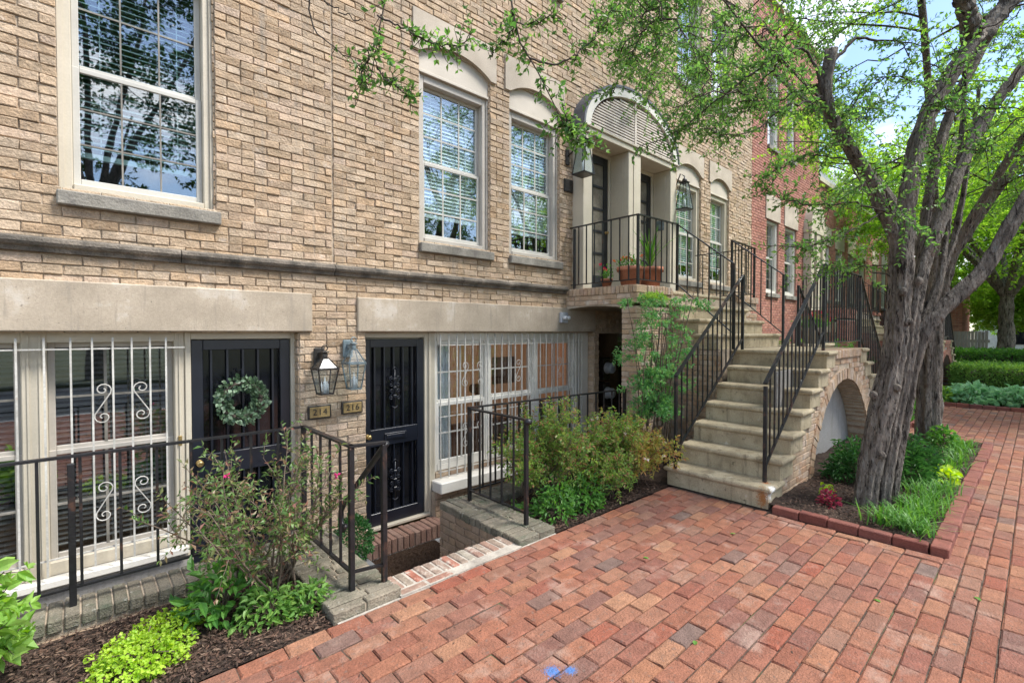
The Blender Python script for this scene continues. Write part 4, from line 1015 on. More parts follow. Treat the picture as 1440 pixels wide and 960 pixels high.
    for a, b in ((5.2+dx, XL), (XR, 9.0+dx)):
        c.box(a+.012, b, YP+.012, YP+.22, -.6, 1.95, 1); bricks(c, (a, YP, -.1), (1,0,0), (0,0,1), (0,-1,0), b-a, 2.04, [], mat=0)
        bricks(c, (a, YP, -.1), (0,1,0), (0,0,1), (-1,0,0), .23, 2.04, [], mat=0, bl=.23)
    c.build('pier', [brick, mortar], S)
    bl = MB(); b0, b1 = 5.2+dx, 9.0+dx
    bl.box(b0+.012, b1-.012, YP+.012, F-.005, 2.0, 2.125, 1)
    nq = 12     # shallow vaulted soffit
    for i in range(nq):
        ya = YP+.23+(F-.005-YP-.23)*i/nq; yb = YP+.23+(F-.005-YP-.23)*(i+1)/nq
        za = 1.945+.03*math.sin(PI*(i+.5)/nq); bl.box(b0+.012, b1-.012, ya, yb, za, 2.0, 3)
    bricks(bl, (b0, YP, 1.985), (0,1,0), (0,0,1), (-1,0,0), F-YP, .135, [], mat=0); bricks(bl, (b0, YP, 1.985), (1,0,0), (0,0,1), (0,-1,0), XL-b0, .135, [], mat=0)
    for k in range(17):
        a = YP-.01+k*(F-YP-.06)/17; bl.box(b0-.015, b0+.22, a+.004, a+(F-YP-.06)/17-.004, 2.122, 2.222+rng.normal()*.003, 0, bev=.006)
    for (p, q) in ((b0+.225, XL), (XR, b1)):
        nn = int((q-p)/.069)
        for k in range(nn):
            a = p+(q-p)*k/nn; bl.box(a+.004, a+(q-p)/nn-.004, YP-.02, YP+.2, 2.122, 2.222+rng.normal()*.003, 0, bev=.006)
    bl.box(b0+.222, b1, YP+.202, F-.06, 2.126, 2.20, 2)
    bl.box(XL+.02, XR-.02, YP+.39, F-.21, 2.1262, 2.2, 2) if False else None
    bl.build('balcony', [brick, mortar, M['slab'], M['limestone']], S)
    return S
staircase(0, 'stone front staircase with a brick arch beside the near tree', M['archbrick'], M['tanmortar'])
staircase(9.75, 'farther red brick staircase with pale stone steps behind the tree trunks', M['red'], M['redmortar'])

def stair_rails(dx, labels):
    tr, rise = .289, .2
    def fl(x): return .2+.2*(x-4.66)/tr
    # right lower rail: bottom post on step one, up to the landing, across it and down the far side
    e = thing('iron_railing', labels[0], 'railing', (4.82+dx, 1.74, .2), G)
    P0, P1 = (4.82+dx, 1.74, fl(4.72)), (6.58+dx, 1.74, 1.4+.12)
    Q1, Q0 = (8.30+dx, 1.74, 1.4+.10), (9.88+dx, 1.74, .2)
    rail_line(e, [(P0, P1, .90, .90), ((6.58+dx, 1.74, 1.40), (8.30+dx, 1.74, 1.40), 1.02, 1.02), (Q1, Q0, .92, .92)], sp=.115,
              posts=[((4.82+dx, 1.74, .2), .91), ((6.60+dx, 1.74, 1.4), 1.0), ((8.30+dx, 1.74, 1.4), 1.0), ((9.88+dx, 1.74, .2), .9)], lift=.10)
    e = thing('iron_railing', labels[1], 'railing', (4.62+dx, 2.55, .2), G)
    rail_line(e, [((4.63+dx, 2.55, .22), (6.28+dx, 2.55, 1.4), .95, .94)], sp=.115, posts=[((4.63+dx, 2.55, .2), .96), ((6.28+dx, 2.55, 1.4), .94)], lift=.14)
    e = thing('iron_railing', labels[2], 'railing', (5.25+dx, 3.46, 2.2), G)
    rail_line(e, [((5.25+dx, 4.52, 2.22), (5.25+dx, 3.42, 2.22), .88, .88), ((5.25+dx, 3.42, 2.22), (6.22+dx, 3.42, 2.22), .88, .90), ((6.22+dx, 3.42, 2.22), (6.22+dx, 2.66, 1.55), .90, .96)], sp=.14,
              posts=[((5.25+dx, 4.46, 2.2), .88), ((5.25+dx, 3.42, 2.2), .89), ((6.22+dx, 3.42, 2.2), .91), ((6.22+dx, 2.64, 1.4), 1.1)], lift=.07)
    e = thing('iron_railing', labels[3], 'railing', (8.0+dx, 2.66, 1.4), G)
    rail_line(e, [((8.9+dx, 4.50, 2.22), (8.9+dx, 3.42, 2.22), .88, .88), ((8.9+dx, 3.42, 2.22), (7.98+dx, 3.42, 2.22), .88, .9), ((7.98+dx, 3.42, 2.22), (7.98+dx, 2.66, 1.55), .90, .96)], sp=.14,
              posts=[((8.9+dx, 3.42, 2.2), .89), ((7.98+dx, 3.42, 2.2), .91), ((7.98+dx, 2.64, 1.4), 1.1)], lift=.07)
    e = thing('iron_railing', labels[4], 'railing', (9.9+dx, 2.55, .2), G)
    rail_line(e, [((8.36+dx, 2.55, 1.4), (9.95+dx, 2.55, .22), .94, .95)], sp=.115, posts=[((8.36+dx, 2.55, 1.4), .94), ((9.95+dx, 2.55, .2), .95)], lift=.14)
stair_rails(0, ['black iron railing with rusty top up the tree side of the near stairs',
                'black iron railing up the house side of the near stairs, beside the bamboo-like plant',
                'black iron railing round the balcony holding the terracotta pots',
                'black iron railing right of the upper flight, before the tan and red house joint',
                'black iron railing down the far side of the near staircase before the garden shrubs'])
stair_rails(9.75, ['black iron railing along the walk side of the farther red brick staircase', 'black iron railing up the house side of the farther red brick staircase',
                   'black iron railing round the near end of the farther balcony', 'black iron railing round the far end of the farther balcony', 'black iron railing down the far end of the farther staircase'])

# ================================================================== RED AND FARTHER HOUSES
def plain_house(name, label, x0, x1, y, zt, wins, brick, mortar, heads=True, portal=None, roof=None, y1=15):
    H = thing(name, label, 'house', (x0, y+.1, 0))
    hs = [(a, b, c, d) for (a, b, c, d, *_) in wins]
    if portal: hs.append((portal[0]+.1, portal[1]-.1, 2.2, 4.5))
    w = MB(); cells(w, x0, x1, -.6, zt, hs, y+.012, y+.3, 1)
    bricks(w, (x0, y, -.6), (1,0,0), (0,0,1), (0,-1,0), x1-x0, zt+.6, [(a-x0, b-x0, c+.6, d+.6) for a, b, c, d in hs], bev=.004, jit=.001, mat=0)
    for a, b, c, d in hs: bricks(w, (b-.011, y+.01, c), (0,1,0), (0,0,1), (-1,0,0), .1, d-c, [], mat=0, bl=.12, headers=0)
    w.box(x0+.02, x1-.02, y+.3, y1, zt-.2, zt-.02, 1); w.box(x1-.2, x1, y+.31, y1, -.6, zt-.21, 1); w.box(x0+.01, x0+.2, y+.31, y1, -.6, zt-.21, 1)
    w.build('wall', [brick, mortar], H)
    for (a, b, c, d, fr) in wins:
        ww = make_window(H, a, b, c+.1, d, (c+d)/2+.05, y, fr, cas=.07, blind='blindgrey', full=True)
        if heads and c < 4:
            s = MB(); s.box(a-.08, b+.08, y-.02, y+.08, d+.004, d+.62, bev=.006); s.build('stone_head', M['headstone'], ww)
    c_ = MB(); c_.box(x0, x1, y-.10, y+.3, zt+.002, zt+.16, bev=.01); c_.build('cornice', M['cream'], H)
    if portal:
        a, b = portal; p = MB()
        p.box(a, a+.25, y-.2, y+.2, 2.2, 4.45, bev=.006); p.box(b-.25, b, y-.2, y+.2, 2.2, 4.45, bev=.006); p.box((a+b)/2-.17, (a+b)/2+.17, y-.2, y+.2, 2.2, 4.45, bev=.006)
        p.box(a-.03, b+.03, y-.22, y+.2, 4.452, 4.56, bev=.006)
        nn = 24; cxp = (a+b)/2; rx = (b-a)/2
        p.prism([(cxp+rx*math.cos(PI*k/nn), 4.562+.8*math.sin(PI*k/nn)) for k in range(nn+1)][::-1], y-.2, y+.05)
        ps = p.build('door_surround', M['cream'], H)
        for q0, q1 in ((a+.25, cxp-.17), (cxp+.17, b-.25)):
            d = MB(); d.box(q0, q1, y+.15, y+.2, 2.2, 4.44); d.build('door', M['doordark'], H)
    if roof:
        r = MB(); z0, h, dep = roof
        r.add([(x0, y-.05, z0), (x1, y-.05, z0), (x1, y+dep, z0+h), (x0, y+dep, z0+h), (x0, y1, z0), (x1, y1, z0), (x1, y1-.5, z0+h), (x0, y1-.5, z0+h)], [(0,1,2,3), (3,2,6,7), (7,6,5,4), (0,3,7,4), (1,5,6,2), (0,4,5,1)])
        rf = r.build('roof', M['slate'], H)
    return H
plain_house('townhouse', 'pinkish red brick townhouse adjoining the tan house', 11.735, 16.72, F, 9.75,
            [(12.65, 13.45, 2.5, 4.42, 'white'), (13.92, 14.80, 2.5, 4.42, 'white'), (12.66, 13.42, 6.15, 8.1, 'white'), (13.97, 14.63, 6.15, 8.1, 'white')], M['red'], M['redmortar'], portal=(15.4, 16.7))
wx = [18.0, 19.6, 21.2, 22.8, 25.0, 26.8, 28.6, 30.4]
plain_house('townhouse', 'lower dark red brick row house under a grey roof farther down the street', 16.73, 34, F+.25, 6.4,
            [(x, x+.95, 2.6, 4.5, 'white') for x in wx]+[(x, x+.95, .1, 1.6, 'white') for x in wx[:4]], M['red'], M['redmortar'], roof=(6.56, 1.9, 1.3), heads=True)
# far pale house closing the street, behind the hedges
H = thing('house', 'far white rendered house glimpsed through the trees', 'house', (40, -3, 0))
w = MB(); w.box(41, 49, -6, 2.6, -.5, 5.6); w.build('wall', M['whitewash'], H)
for y in (-4.5, -2.2, .2):
    for z in (.9, 3.4): 
        w = MB(); w.box(40.95, 41.02, y, y+1, z, z+1.5, bev=.01); w.build('window', M['darkscreen'], H)
w = MB(); w.add([(40.7, -6.3, 5.6), (40.7, 2.9, 5.6), (45, 2.9, 8), (45, -6.3, 8), (49.3, -6.3, 5.6), (49.3, 2.9, 5.6)], [(0,1,2,3), (3,2,5,4), (0,3,4), (1,5,2), (0,4,5,1)]); w.build('roof', M['slate'], H)
# board fence and brick pier by the far hedge
H = thing('board_fence', 'weathered grey board fence behind the clipped hedge', 'fence', (22.5, 1.4, 0))
for k in range(24):
    w = MB(); y = 1.25+k*.09; w.box(24+rng.normal()*.006, 24.025, y, y+.082, .05, 1.65+rng.normal()*.01); w.build('board', M['fencewood'], H)
w = MB(); w.box(24.03, 24.08, 1.2, 3.4, .4, .5); w.box(24.03, 24.08, 1.2, 3.4, 1.25, 1.35); w.build('rail', M['fencewood'], H)
H = thing('brick_shed', 'small dark red brick garden building behind the near tree trunk', 'shed', (26, 2.2, 0))
w = MB(); w.box(26.01, 29, 2.1, 4.0, -.1, 3.4, 1); bricks(w, (26, 2.09, 0), (0,1,0), (0,0,1), (-1,0,0), 1.9, 3.4, [], mat=0); bricks(w, (26, 2.09, 0), (1,0,0), (0,0,1), (0,-1,0), 3, 3.4, [], mat=0); w.build('wall', [M['red'], M['redmortar']], H)
w = MB(); w.box(25.8, 29.2, 1.9, 4.2, 3.41, 3.6, bev=.02); w.build('roof', M['slate'], H)

# ---- brick edgings of the beds
def edging(name, label, runs, z1=.10):
    m = MB()
    for (ax, a, b, c0, c1) in runs:
        n = max(1, int(round((b-a)/.205)))
        for k in range(n):
            p, q = a+(b-a)*k/n+.003, a+(b-a)*(k+1)/n-.003; j = rng.normal(size=2)*.004
            if ax == 'x': m.box(p, q, c0+j[0], c1+j[0], -.012, z1+j[1], bev=.007)
            else: m.box(c0+j[0], c1+j[0], p, q, -.012, z1+j[1], bev=.007)
    return tag(m.build(name, M['curb']), label, 'edging')
edging('brick_edging', 'raised brick edging round the tree bed beside the near staircase', [('y', .53, 1.60, 4.60, 4.68), ('x', 4.60, 9.55, .42, .525)], .068)
edging('brick_edging', 'low brick edging at the front of the far hosta bed', [('y', -1.25, 1.62, 14.13, 14.22)], .08)
edging('brick_edging', 'low brick edging of the small green bed beyond the staircase', [('y', 1.45, 2.7, 10.44, 10.52), ('x', 10.52, 14.1, 1.40, 1.48)], .08)

# ================================================================== PLANTS
def nrm(v): return v/(np.linalg.norm(v)+1e-9)
def path(p, d, L, n=6, bend=(0, 0, 0), wob=.12):
    P = [np.array(p, float)]; d = nrm(np.array(d, float)); b = np.array(bend, float)
    for k in range(n):
        d = nrm(d+b/n+rng.normal(size=3)*wob); P.append(P[-1]+d*L/n)
    return np.array(P)
class Leafbag:
    def __init__(s): s.P, s.D, s.S = [], [], []
    def add(s, p, d, sz): s.P.append(p); s.D.append(d); s.S.append(sz)
def leaf_twig(bag, P, size, per=2, spread=.9, step=.03, start=.15):
    L = np.linalg.norm(np.diff(P, axis=0), axis=1).sum(); n = max(2, int(L/step)); t = np.linspace(start, 1, n)*(len(P)-1)
    for u in t:
        i = min(int(u), len(P)-2); q = P[i]+(P[i+1]-P[i])*(u-i); ax = nrm(P[i+1]-P[i])
        for _ in range(per):
            d = rng.normal(size=3); d = nrm(d-ax*np.dot(d, ax))*spread+ax*.55+np.array((0, 0, -.05))
            bag.add(q, d, size*rng.uniform(.6, 1.25))

def shrub(name, label, cat, base, stems, H, spread, leafm, size, twigs=10, twl=.16, step=.022, per=2, stemm='twig', r=.008, W=.42, up=.6, group=None, flowers=None, lowfill=0, pts6=False, whorl=False, jitter=.15):
    e = thing(name, label, cat, base, group); base = np.array(base, float)
    wood = MB(); bag = Leafbag(); fl = Leafbag()
    for k in range(stems):
        a = rng.uniform(0, 2*PI); rr = spread*math.sqrt(rng.random())
        tgt = base+np.array((rr*math.cos(a), rr*math.sin(a)*1., H*rng.uniform(.55, 1.)*(1-.35*(rr/spread)**2)))
        b0 = base+np.array((rng.normal()*jitter*spread, rng.normal()*jitter*spread, 0))
        d = nrm(tgt-b0+np.array((0, 0, up*H*.4))); L = np.linalg.norm(tgt-b0)
        P = path(b0, d, L*1.04, 7, bend=(0, 0, -.25), wob=.09)
        wood.tube(P, np.linspace(r, r*.35, len(P)), seg=5)
        for j in range(twigs):
            u = rng.uniform(.35, 1)*(len(P)-1); i = min(int(u), len(P)-2); q = P[i]+(P[i+1]-P[i])*(u-i)
            td = nrm(rng.normal(size=3)+np.array((0, 0, .35))+nrm(P[i+1]-P[i])*.8)
            T = path(q, td, twl*rng.uniform(.6, 1.3), 4, bend=(0, 0, .1), wob=.15)
            wood.tube(T, np.linspace(r*.35, r*.15, len(T)), seg=4, caps=False)
            if whorl:
                tip = T[-1]; ax = nrm(T[-1]-T[-2])
                for q_ in range(9):
                    dd = rng.normal(size=3); dd = nrm(dd-ax*np.dot(dd, ax))+ax*rng.uniform(.1, .9); bag.add(tip-ax*rng.uniform(0, .03), dd, size*rng.uniform(.7, 1.2))
            leaf_twig(bag, T, size, per, step=step)
            if flowers and rng.random() < flowers[1]:
                fl.add(T[-1], None, 0)
    P = np.array(bag.P)
    wood.build('stem', M[stemm], e)
    lm = MB(); lm.leaves(P, np.array(bag.D), np.array(bag.S), W=W, pts6=pts6); lm.build('foliage', M[leafm], e)
    if fl.P:
        for p in fl.P[:40]:
            fm = MB(); fm.leaves(np.repeat(p[None], 8, 0), rng.normal(size=(8, 3))+np.array((0, -.3, .4)), flowers[2], W=.8); fm.build('flower', M[flowers[0]], e)
    return e

def tuft(name, label, cat, base, n, H, m, w=.008, group=None, spread=.055, lean=1.25):
    e = MB(); V = []; Q = []; R = []
    for k in range(n):
        a = rng.uniform(0, 2*PI); b = np.array(base)+np.array((rng.normal()*spread, rng.normal()*spread, 0)); L = H*rng.uniform(.65, 1.25); ln = rng.uniform(.15, lean)
        side = np.array((-math.sin(a), math.cos(a), 0)); out = np.array((math.cos(a), math.sin(a), 0)); s0 = len(V)
        for j in range(6):
            t = j/5; p = b+out*L*ln*t**1.6+np.array((0, 0, L*(t-.45*ln*t**2.4))); ww = w*(1-t**2.2)+.0006
            V += [p-side*ww, p+side*ww]
        Q += [(s0+2*j, s0+2*j+1, s0+2*j+3, s0+2*j+2) for j in range(5)]; R += [rng.random()]*5
    e.add(np.array(V), np.array(Q), np.array(R), 0)
    o = e.build(name, M[m], None, loc=tuple(base)); return tag(o, label, cat, group)

def mound(name, label, cat, c, rad, n, size, m, W=.6, group=None, pts6=True, kind=None, flat=0.):
    """low dense leafy plant: leaves on arching stalks over a squashed dome"""
    c = np.array(c, float); rad = np.array(rad, float)
    u = rng.normal(size=(n, 3)); u /= np.linalg.norm(u, axis=1)[:, None]; u[:, 2] = np.abs(u[:, 2])
    lump = 1+.16*np.sin(u[:, 0]*9+u[:, 1]*7)+.12*np.sin(u[:, 1]*13-u[:, 0]*5)
    P = c+u*rad*((.45+.55*rng.random(n)**.5)*lump)[:, None]
    D = u*np.array((1, 1, .35))+rng.normal(size=(n, 3))*.45
    mb = MB(); mb.leaves(P, D, size*rng.uniform(.6, 1.2, n), W=W, pts6=pts6, N=rng.normal(size=(n, 3))*.55+u+np.array((0, 0, .5)))
    o = thing(name, label, cat, tuple(c), group)
    mb.build('foliage', M[m], o)
    st = MB()
    for k in range(min(40, n//12)):
        p = P[k]; st.tube([c+np.array((0, 0, .002)), (c+p)/2+np.array((0, 0, .02)), p], .003, seg=4, caps=False)
    st.build('stem', M['stemtan'], o)
    return o

# --- near-left bed
shrub('azalea_shrub', 'tall twiggy azalea with reddish leaves and a few pink flowers before the 214 door', 'shrub', (.86, 3.12, 0), 24, 1.05, .60, 'azalea', .040, twigs=14, twl=.17, step=.026, per=2, stemm='stemtan', r=.0075, W=.36, flowers=('pink', .008, .024))
mound('leafy_plant', 'low bright green leafy plant at the foot of the twiggy azalea', 'plant', (.80, 2.93, 0), (.17, .13, .16), 420, .05, 'lush2', W=.42)
mound('leafy_plant', 'glossy green rosette plant at the mulch edge by the mossy wall', 'plant', (1.0, 2.88, 0), (.12, .10, .14), 300, .05, 'lush2', W=.42)
mound('leafy_plant', 'dark green peony-like foliage left of the twiggy azalea', 'plant', (.60, 3.14, 0), (.20, .17, .30), 240, .085, 'lush', W=.45)
mound('creeping_jenny', 'chartreuse creeping groundcover along the mulch edge', 'plant', (.22, 2.97, 0), (.20, .22, .10), 1900, .020, 'lime', W=.9)
mound('creeping_jenny', 'chartreuse creeping groundcover against the long mossy wall', 'plant', (.40, 3.20, 0), (.20, .13, .07), 900, .020, 'lime', W=.9)
shrub('hydrangea_shrub', 'lime green broad-leaved shrub at the far left of the bed', 'shrub', (-.42, 3.20, 0), 16, .56, .28, 'palegreen', .08, twigs=8, twl=.10, step=.03, per=2, W=.6, stemm='twig', r=.006, pts6=True)
# --- right bed
for (x, y, h, sp, lab) in ((3.35, 3.22, .88, .42, 'faded azalea with tan and red leaves by the 216 railing'), (4.02, 3.10, .74, .44, 'faded azalea with tan leaves, middle of the right bed'), (4.42, 2.98, .56, .42, 'low yellowing azalea with white flowers beside the bottom stone step')):
    shrub('azalea_shrub', lab, 'shrub', (x, y, .02), 28, h*1.06, sp*1.22, 'azalea3' if 'white' in lab else 'azalea2', .042, twigs=20, twl=.17, step=.024, per=3, stemm='stemtan', r=.006, W=.38, group='azaleas in the right bed', flowers=('whitepetal', .012 if 'white' not in lab else .03, .03))
shrub('azalea_shrub', 'low spreading azalea leaning over the pavement edge, in front of the other faded azaleas', 'shrub', (3.86, 2.88, .02), 20, .42, .34, 'azalea2', .038, twigs=16, twl=.15, step=.024, per=3, stemm='stemtan', r=.005, W=.38, group='azaleas in the right bed')
for (x, y, sx, lab) in ((3.12, 2.86, .17, 'bright green pachysandra clump beside the railing post'), (3.48, 2.83, .17, 'bright green pachysandra clump at the pavement edge under the faded azaleas'), (2.93, 3.10, .10, 'small green groundcover tuft on the mossy wall')):
    mound('pachysandra', lab, 'plant', (x, y, .01), (sx*1.2, .17, .27 if sx > .12 else .06), 560 if sx > .12 else 120, .052, 'lush', W=.45, group='pachysandra clumps in the right bed')
# nandina
e = thing('nandina', 'tall bamboo-like nandina with airy foliage against the balcony pier', 'shrub', (4.85, 3.12, 0))
wood = MB(); bag = Leafbag()
for k in range(17):
    b0 = np.array((5.03+rng.normal()*.11, 3.08+rng.normal()*.07, 0)); h = rng.uniform(1.3, 2.2)
    P = path(b0, (rng.normal()*.10, rng.normal()*.06-.01, 1), h, 8, wob=.035); wood.tube(P, np.linspace(.010, .005, len(P)), seg=6)
    for j in range(7):
        u = rng.choice([.42, .46, .66, .70, .95, 1.])*(len(P)-1); i = min(int(u), len(P)-2); q = P[i]+(P[i+1]-P[i])*(u-i)
        a = rng.uniform(0, 2*PI); T = path(q, (math.cos(a), math.sin(a)*.7, .45), rng.uniform(.14, .28), 5, bend=(0, 0, -1.0), wob=.08); wood.tube(T, np.linspace(.0035, .0015, len(T)), seg=4, caps=False)
        for z in range(6):
            i = rng.integers(1, len(T)); tt = path(T[i], rng.normal(size=3)*np.array((1, 1, .3))+nrm(T[-1]-T[0]), .10, 3, bend=(0, 0, -.5), wob=.1); leaf_twig(bag, tt, .046, 3, step=.022, start=.2)
wood.build('stem', M['stemtan'], e)
lm = MB(); lm.leaves(np.array(bag.P), np.array(bag.D), np.array(bag.S), W=.36); lm.build('foliage', M['nandina'], e)
# top of a bright shrub peeping over the balcony edge belongs to the nandina's neighbour on the balcony
# --- boxwood in the sunken entrance
e = thing('potted_boxwood', 'clipped boxwood in a square grey pot in the sunken entrance', 'potted plant', (1.63, 3.68, -.62))
p = MB(); x, y = 1.63, 3.68
p.box(x-.115, x+.115, y-.115, y+.115, -.623, -.27, bev=.012); p.box(x-.13, x+.13, y-.13, y+.13, -.269, -.24, bev=.008)
p.build('pot', M['greypot'], e)
n = 2600; u = rng.normal(size=(n, 3)); u /= np.linalg.norm(u, axis=1)[:, None]
lm = MB(); lm.leaves(np.array((x, y, -.035))+u*np.array((.15, .15, .20))*((.5+.5*rng.random(n)**.4)*(1+.1*np.sin(u[:, 0]*8+u[:, 2]*9)))[:, None], u+rng.normal(size=(n, 3))*.5, rng.uniform(.016, .032, n), W=.55); lm.build('foliage', M['boxwood'], e)
s = MB(); s.tube([(x, y, -.26), (x, y, .0)], .012, seg=6); s.build('stem', M['twig'], e)
# --- balcony pots
def pot_at(x, y, z, r, h, label, lf, group='terracotta pots on the balcony'):
    e = thing('potted_plant', label, 'potted plant', (x, y, z), group)
    p = MB(); p.lathe((x, y, z), [(0, 0), (r*.72, 0), (r*.95, h*.78), (r*1.06, h*.78), (r*1.08, h), (r*.95, h), (r*.9, h*.9), (0, h*.9)], seg=26); p.build('pot', M['terracotta'], e)
    lf(e, x, y, z+h*.9)
    return e
def petals(e, c, sd, n, sz, m):
    for k in range(n):
        p = np.array(c)+rng.normal(size=3)*np.array(sd); f = MB(); f.leaves(np.repeat(p[None], 8, 0), rng.normal(size=(8, 3))+np.array((0, -.2, .4)), sz, W=.85); f.build('flower', M[m], e)
def lf_mixed(e, x, y, z):
    n = 260; P = np.array((x, y, z))+rng.normal(size=(n, 3))*np.array((.09, .09, .05))+np.array((0, 0, .05)); m = MB(); m.leaves(P, rng.normal(size=(n, 3))+np.array((0, 0, .8)), rng.uniform(.03, .06, n), W=.4); m.build('foliage', M['lush'], e)
    petals(e, (x, y, z+.12), (.09, .09, .03), 9, .03, 'orangepetal')
def lf_spiky(e, x, y, z):
    m = MB(); V = []; Q = []; R = []
    for k in range(46):
        a = rng.uniform(0, 2*PI); L = rng.uniform(.32, .66); ln = rng.uniform(.1, .75); out = np.array((math.cos(a), math.sin(a), 0)); side = np.array((-math.sin(a), math.cos(a), 0)); s0 = len(V)
        for j in range(6):
            t = j/5; p = np.array((x, y, z))+out*(L*ln*t**1.5)+np.array((0, 0, L*(t-.35*ln*t**2))); w = .012*(1-t**2)+.001; V += [p-side*w, p+side*w]
        Q += [(s0+2*j, s0+2*j+1, s0+2*j+3, s0+2*j+2) for j in range(5)]; R += [rng.random()]*5
    m.add(np.array(V), np.array(Q), np.array(R)); m.build('foliage', M['grassy'], e)
def lf_small(e, x, y, z):
    n = 130; P = np.array((x, y, z))+rng.normal(size=(n, 3))*np.array((.05, .05, .05))+np.array((0, 0, .07)); m = MB(); m.leaves(P, rng.normal(size=(n, 3))+np.array((0, 0, .6)), rng.uniform(.025, .05, n), W=.5); m.build('foliage', M['lush'], e)
    petals(e, (x, y, z+.16), (.04, .04, .03), 3, .03, 'redpetal')
pot_at(5.42, 3.64, 2.225, .17, .25, 'wide terracotta pot of mixed green and orange flowers on the balcony', lf_mixed)
pot_at(5.86, 3.62, 2.225, .165, .28, 'terracotta pot holding a tall spiky plant on the balcony', lf_spiky)
pot_at(5.36, 3.98, 2.225, .075, .12, 'small terracotta pot with a red flower on the balcony', lf_small)
mound('leafy_plant', 'fresh lime-green sprig spilling over the balcony edge below the pots', 'plant', (5.42, 3.30, 2.02), (.26, .12, .09), 420, .045, 'palegreen', W=.4)

# --- tree bed planting
mound('fern_shrub', 'dark green ferny shrub in front of the brick arch', 'shrub', (6.15, 1.30, .05), (.34, .24, .40), 1500, .07, 'deep', W=.3)
mound('fern_shrub', 'dark ferny evergreen right of the near trunk', 'shrub', (6.7, .98, .05), (.55, .28, .40), 2200, .08, 'deep', W=.22)
mound('coleus', 'small crimson coleus in the mulch left of the near trunk', 'plant', (5.06, 1.27, .05), (.075, .075, .13), 110, .045, 'coleus', W=.55)
mound('coleus', 'chartreuse leaf clump just behind the crimson coleus', 'plant', (5.22, 1.33, .05), (.05, .05, .17), 36, .045, 'lime', W=.6)
mound('heuchera', 'lime-yellow heuchera at the edging right of the near trunk', 'plant', (6.7, .66, .06), (.13, .09, .14), 110, .07, 'lime', W=.8)
mound('heuchera', 'pale green leafy clump near the second trunk', 'plant', (8.6, .86, .06), (.18, .16, .28), 240, .09, 'lush', W=.5)
k = 0
for (x, y) in [(4.86, .84), (4.84, .70), (4.98, .76), (5.12, .66), (5.30, .64), (5.5, .63), (5.82, .64), (6.2, .62), (5.95, .78), (5.45, .76), (7.6, .64), (8.0, .68), (8.9, .66), (7.2, .66), (8.4, .66), (4.80, .60)]:
    tuft('liriope_tuft', 'bright green liriope tuft inside the raised brick edging of the tree bed', 'grass tuft', (x, y, .06), 62, .185, 'grassy', w=.0048, group='liriope tufts round the near trunk'); k += 1

# --- gardens farther on
shrub('garden_shrub', 'yellow-green garden shrub behind the near staircase landing', 'shrub', (9.9, 3.6, .3), 22, 1.25, .75, 'lush', .06, twigs=22, twl=.25, step=.03, per=2, W=.45)
shrub('garden_shrub', 'lighter garden shrub before the red house windows', 'shrub', (11.6, 3.5, .3), 20, 1.1, .7, 'palegreen', .06, twigs=20, twl=.25, step=.03, per=2, W=.45)
shrub('garden_shrub', 'leafy shrub against the farther red staircase', 'shrub', (13.4, 3.3, .3), 20, 1.2, .7, 'lush', .06, twigs=20, twl=.25, step=.03, per=2, W=.45)
# brick planter and flower pot between the two staircases
pl = MB(); pl.box(9.25, 11.2, 2.80, 3.1, 0, 1.32, 1); bricks(pl, (9.238, 2.79, 0), (1,0,0), (0,0,1), (0,-1,0), 1.97, 1.34, [], mat=0); bricks(pl, (9.238, 2.79, 0), (0,1,0), (0,0,1), (-1,0,0), .32, 1.34, [], mat=0)
pl.box(9.2, 11.25, 2.76, 3.14, 1.345, 1.40, 2, bev=.01)
tag(pl.build('garden_wall', [M['curb'], M['redmortar'], M['step']]), 'red brick garden wall behind the landing railing of the near staircase', 'wall')
e = thing('potted_plant', 'pale pot of red flowers on the red brick garden wall', 'potted plant', (10.6, 2.95, 1.40))
p = MB(); p.lathe((10.6, 2.95, 1.402), [(0, 0), (.15, 0), (.21, .26), (.22, .30), (.18, .30), (0, .27)], seg=22); p.build('pot', M['limestone'], e)
n = 420; P = np.array((10.6, 2.95, 1.80))+rng.normal(size=(n, 3))*np.array((.13, .13, .09)); m = MB(); m.leaves(P, rng.normal(size=(n, 3))+np.array((0, 0, .5)), rng.uniform(.04, .07, n), W=.6); m.build('foliage', M['lush'], e)
petals(e, (10.6, 2.95, 1.93), (.13, .13, .05), 16, .05, 'redpetal')
for (x, y, r) in ((10.9, 1.85, .4), (11.8, 2.0, .5), (12.9, 2.0, .5)):
    mound('leafy_plant', f'fresh green border plant of the bed beyond the staircase, {["nearest", "middle", "farthest"][int((x-10.5)//1)]}', 'plant', (x, y, .05), (r, .36, .42), 700, .09, 'lush', W=.5, group='border plants beyond the staircase')
mound('hosta', 'broad pale hosta clumps at the left of the far bed', 'plant', (14.75, 1.05, .06), (.45, .40, .36), 420, .16, 'hosta', W=.65, group='hostas of the far bed')
mound('hosta', 'blue-green hosta clump in the middle of the far bed edge', 'plant', (14.85, .35, .06), (.45, .42, .34), 420, .16, 'hosta', W=.65, group='hostas of the far bed')
mound('hosta', 'hosta clump at the right end of the far bed edge', 'plant', (14.9, -.45, .06), (.45, .42, .34), 420, .16, 'hosta', W=.65, group='hostas of the far bed')
mound('leafy_plant', 'yellow-green lily tuft at the corner of the far bed by the stair wall', 'plant', (14.5, 1.45, .06), (.25, .16, .30), 200, .12, 'palegreen', W=.3)
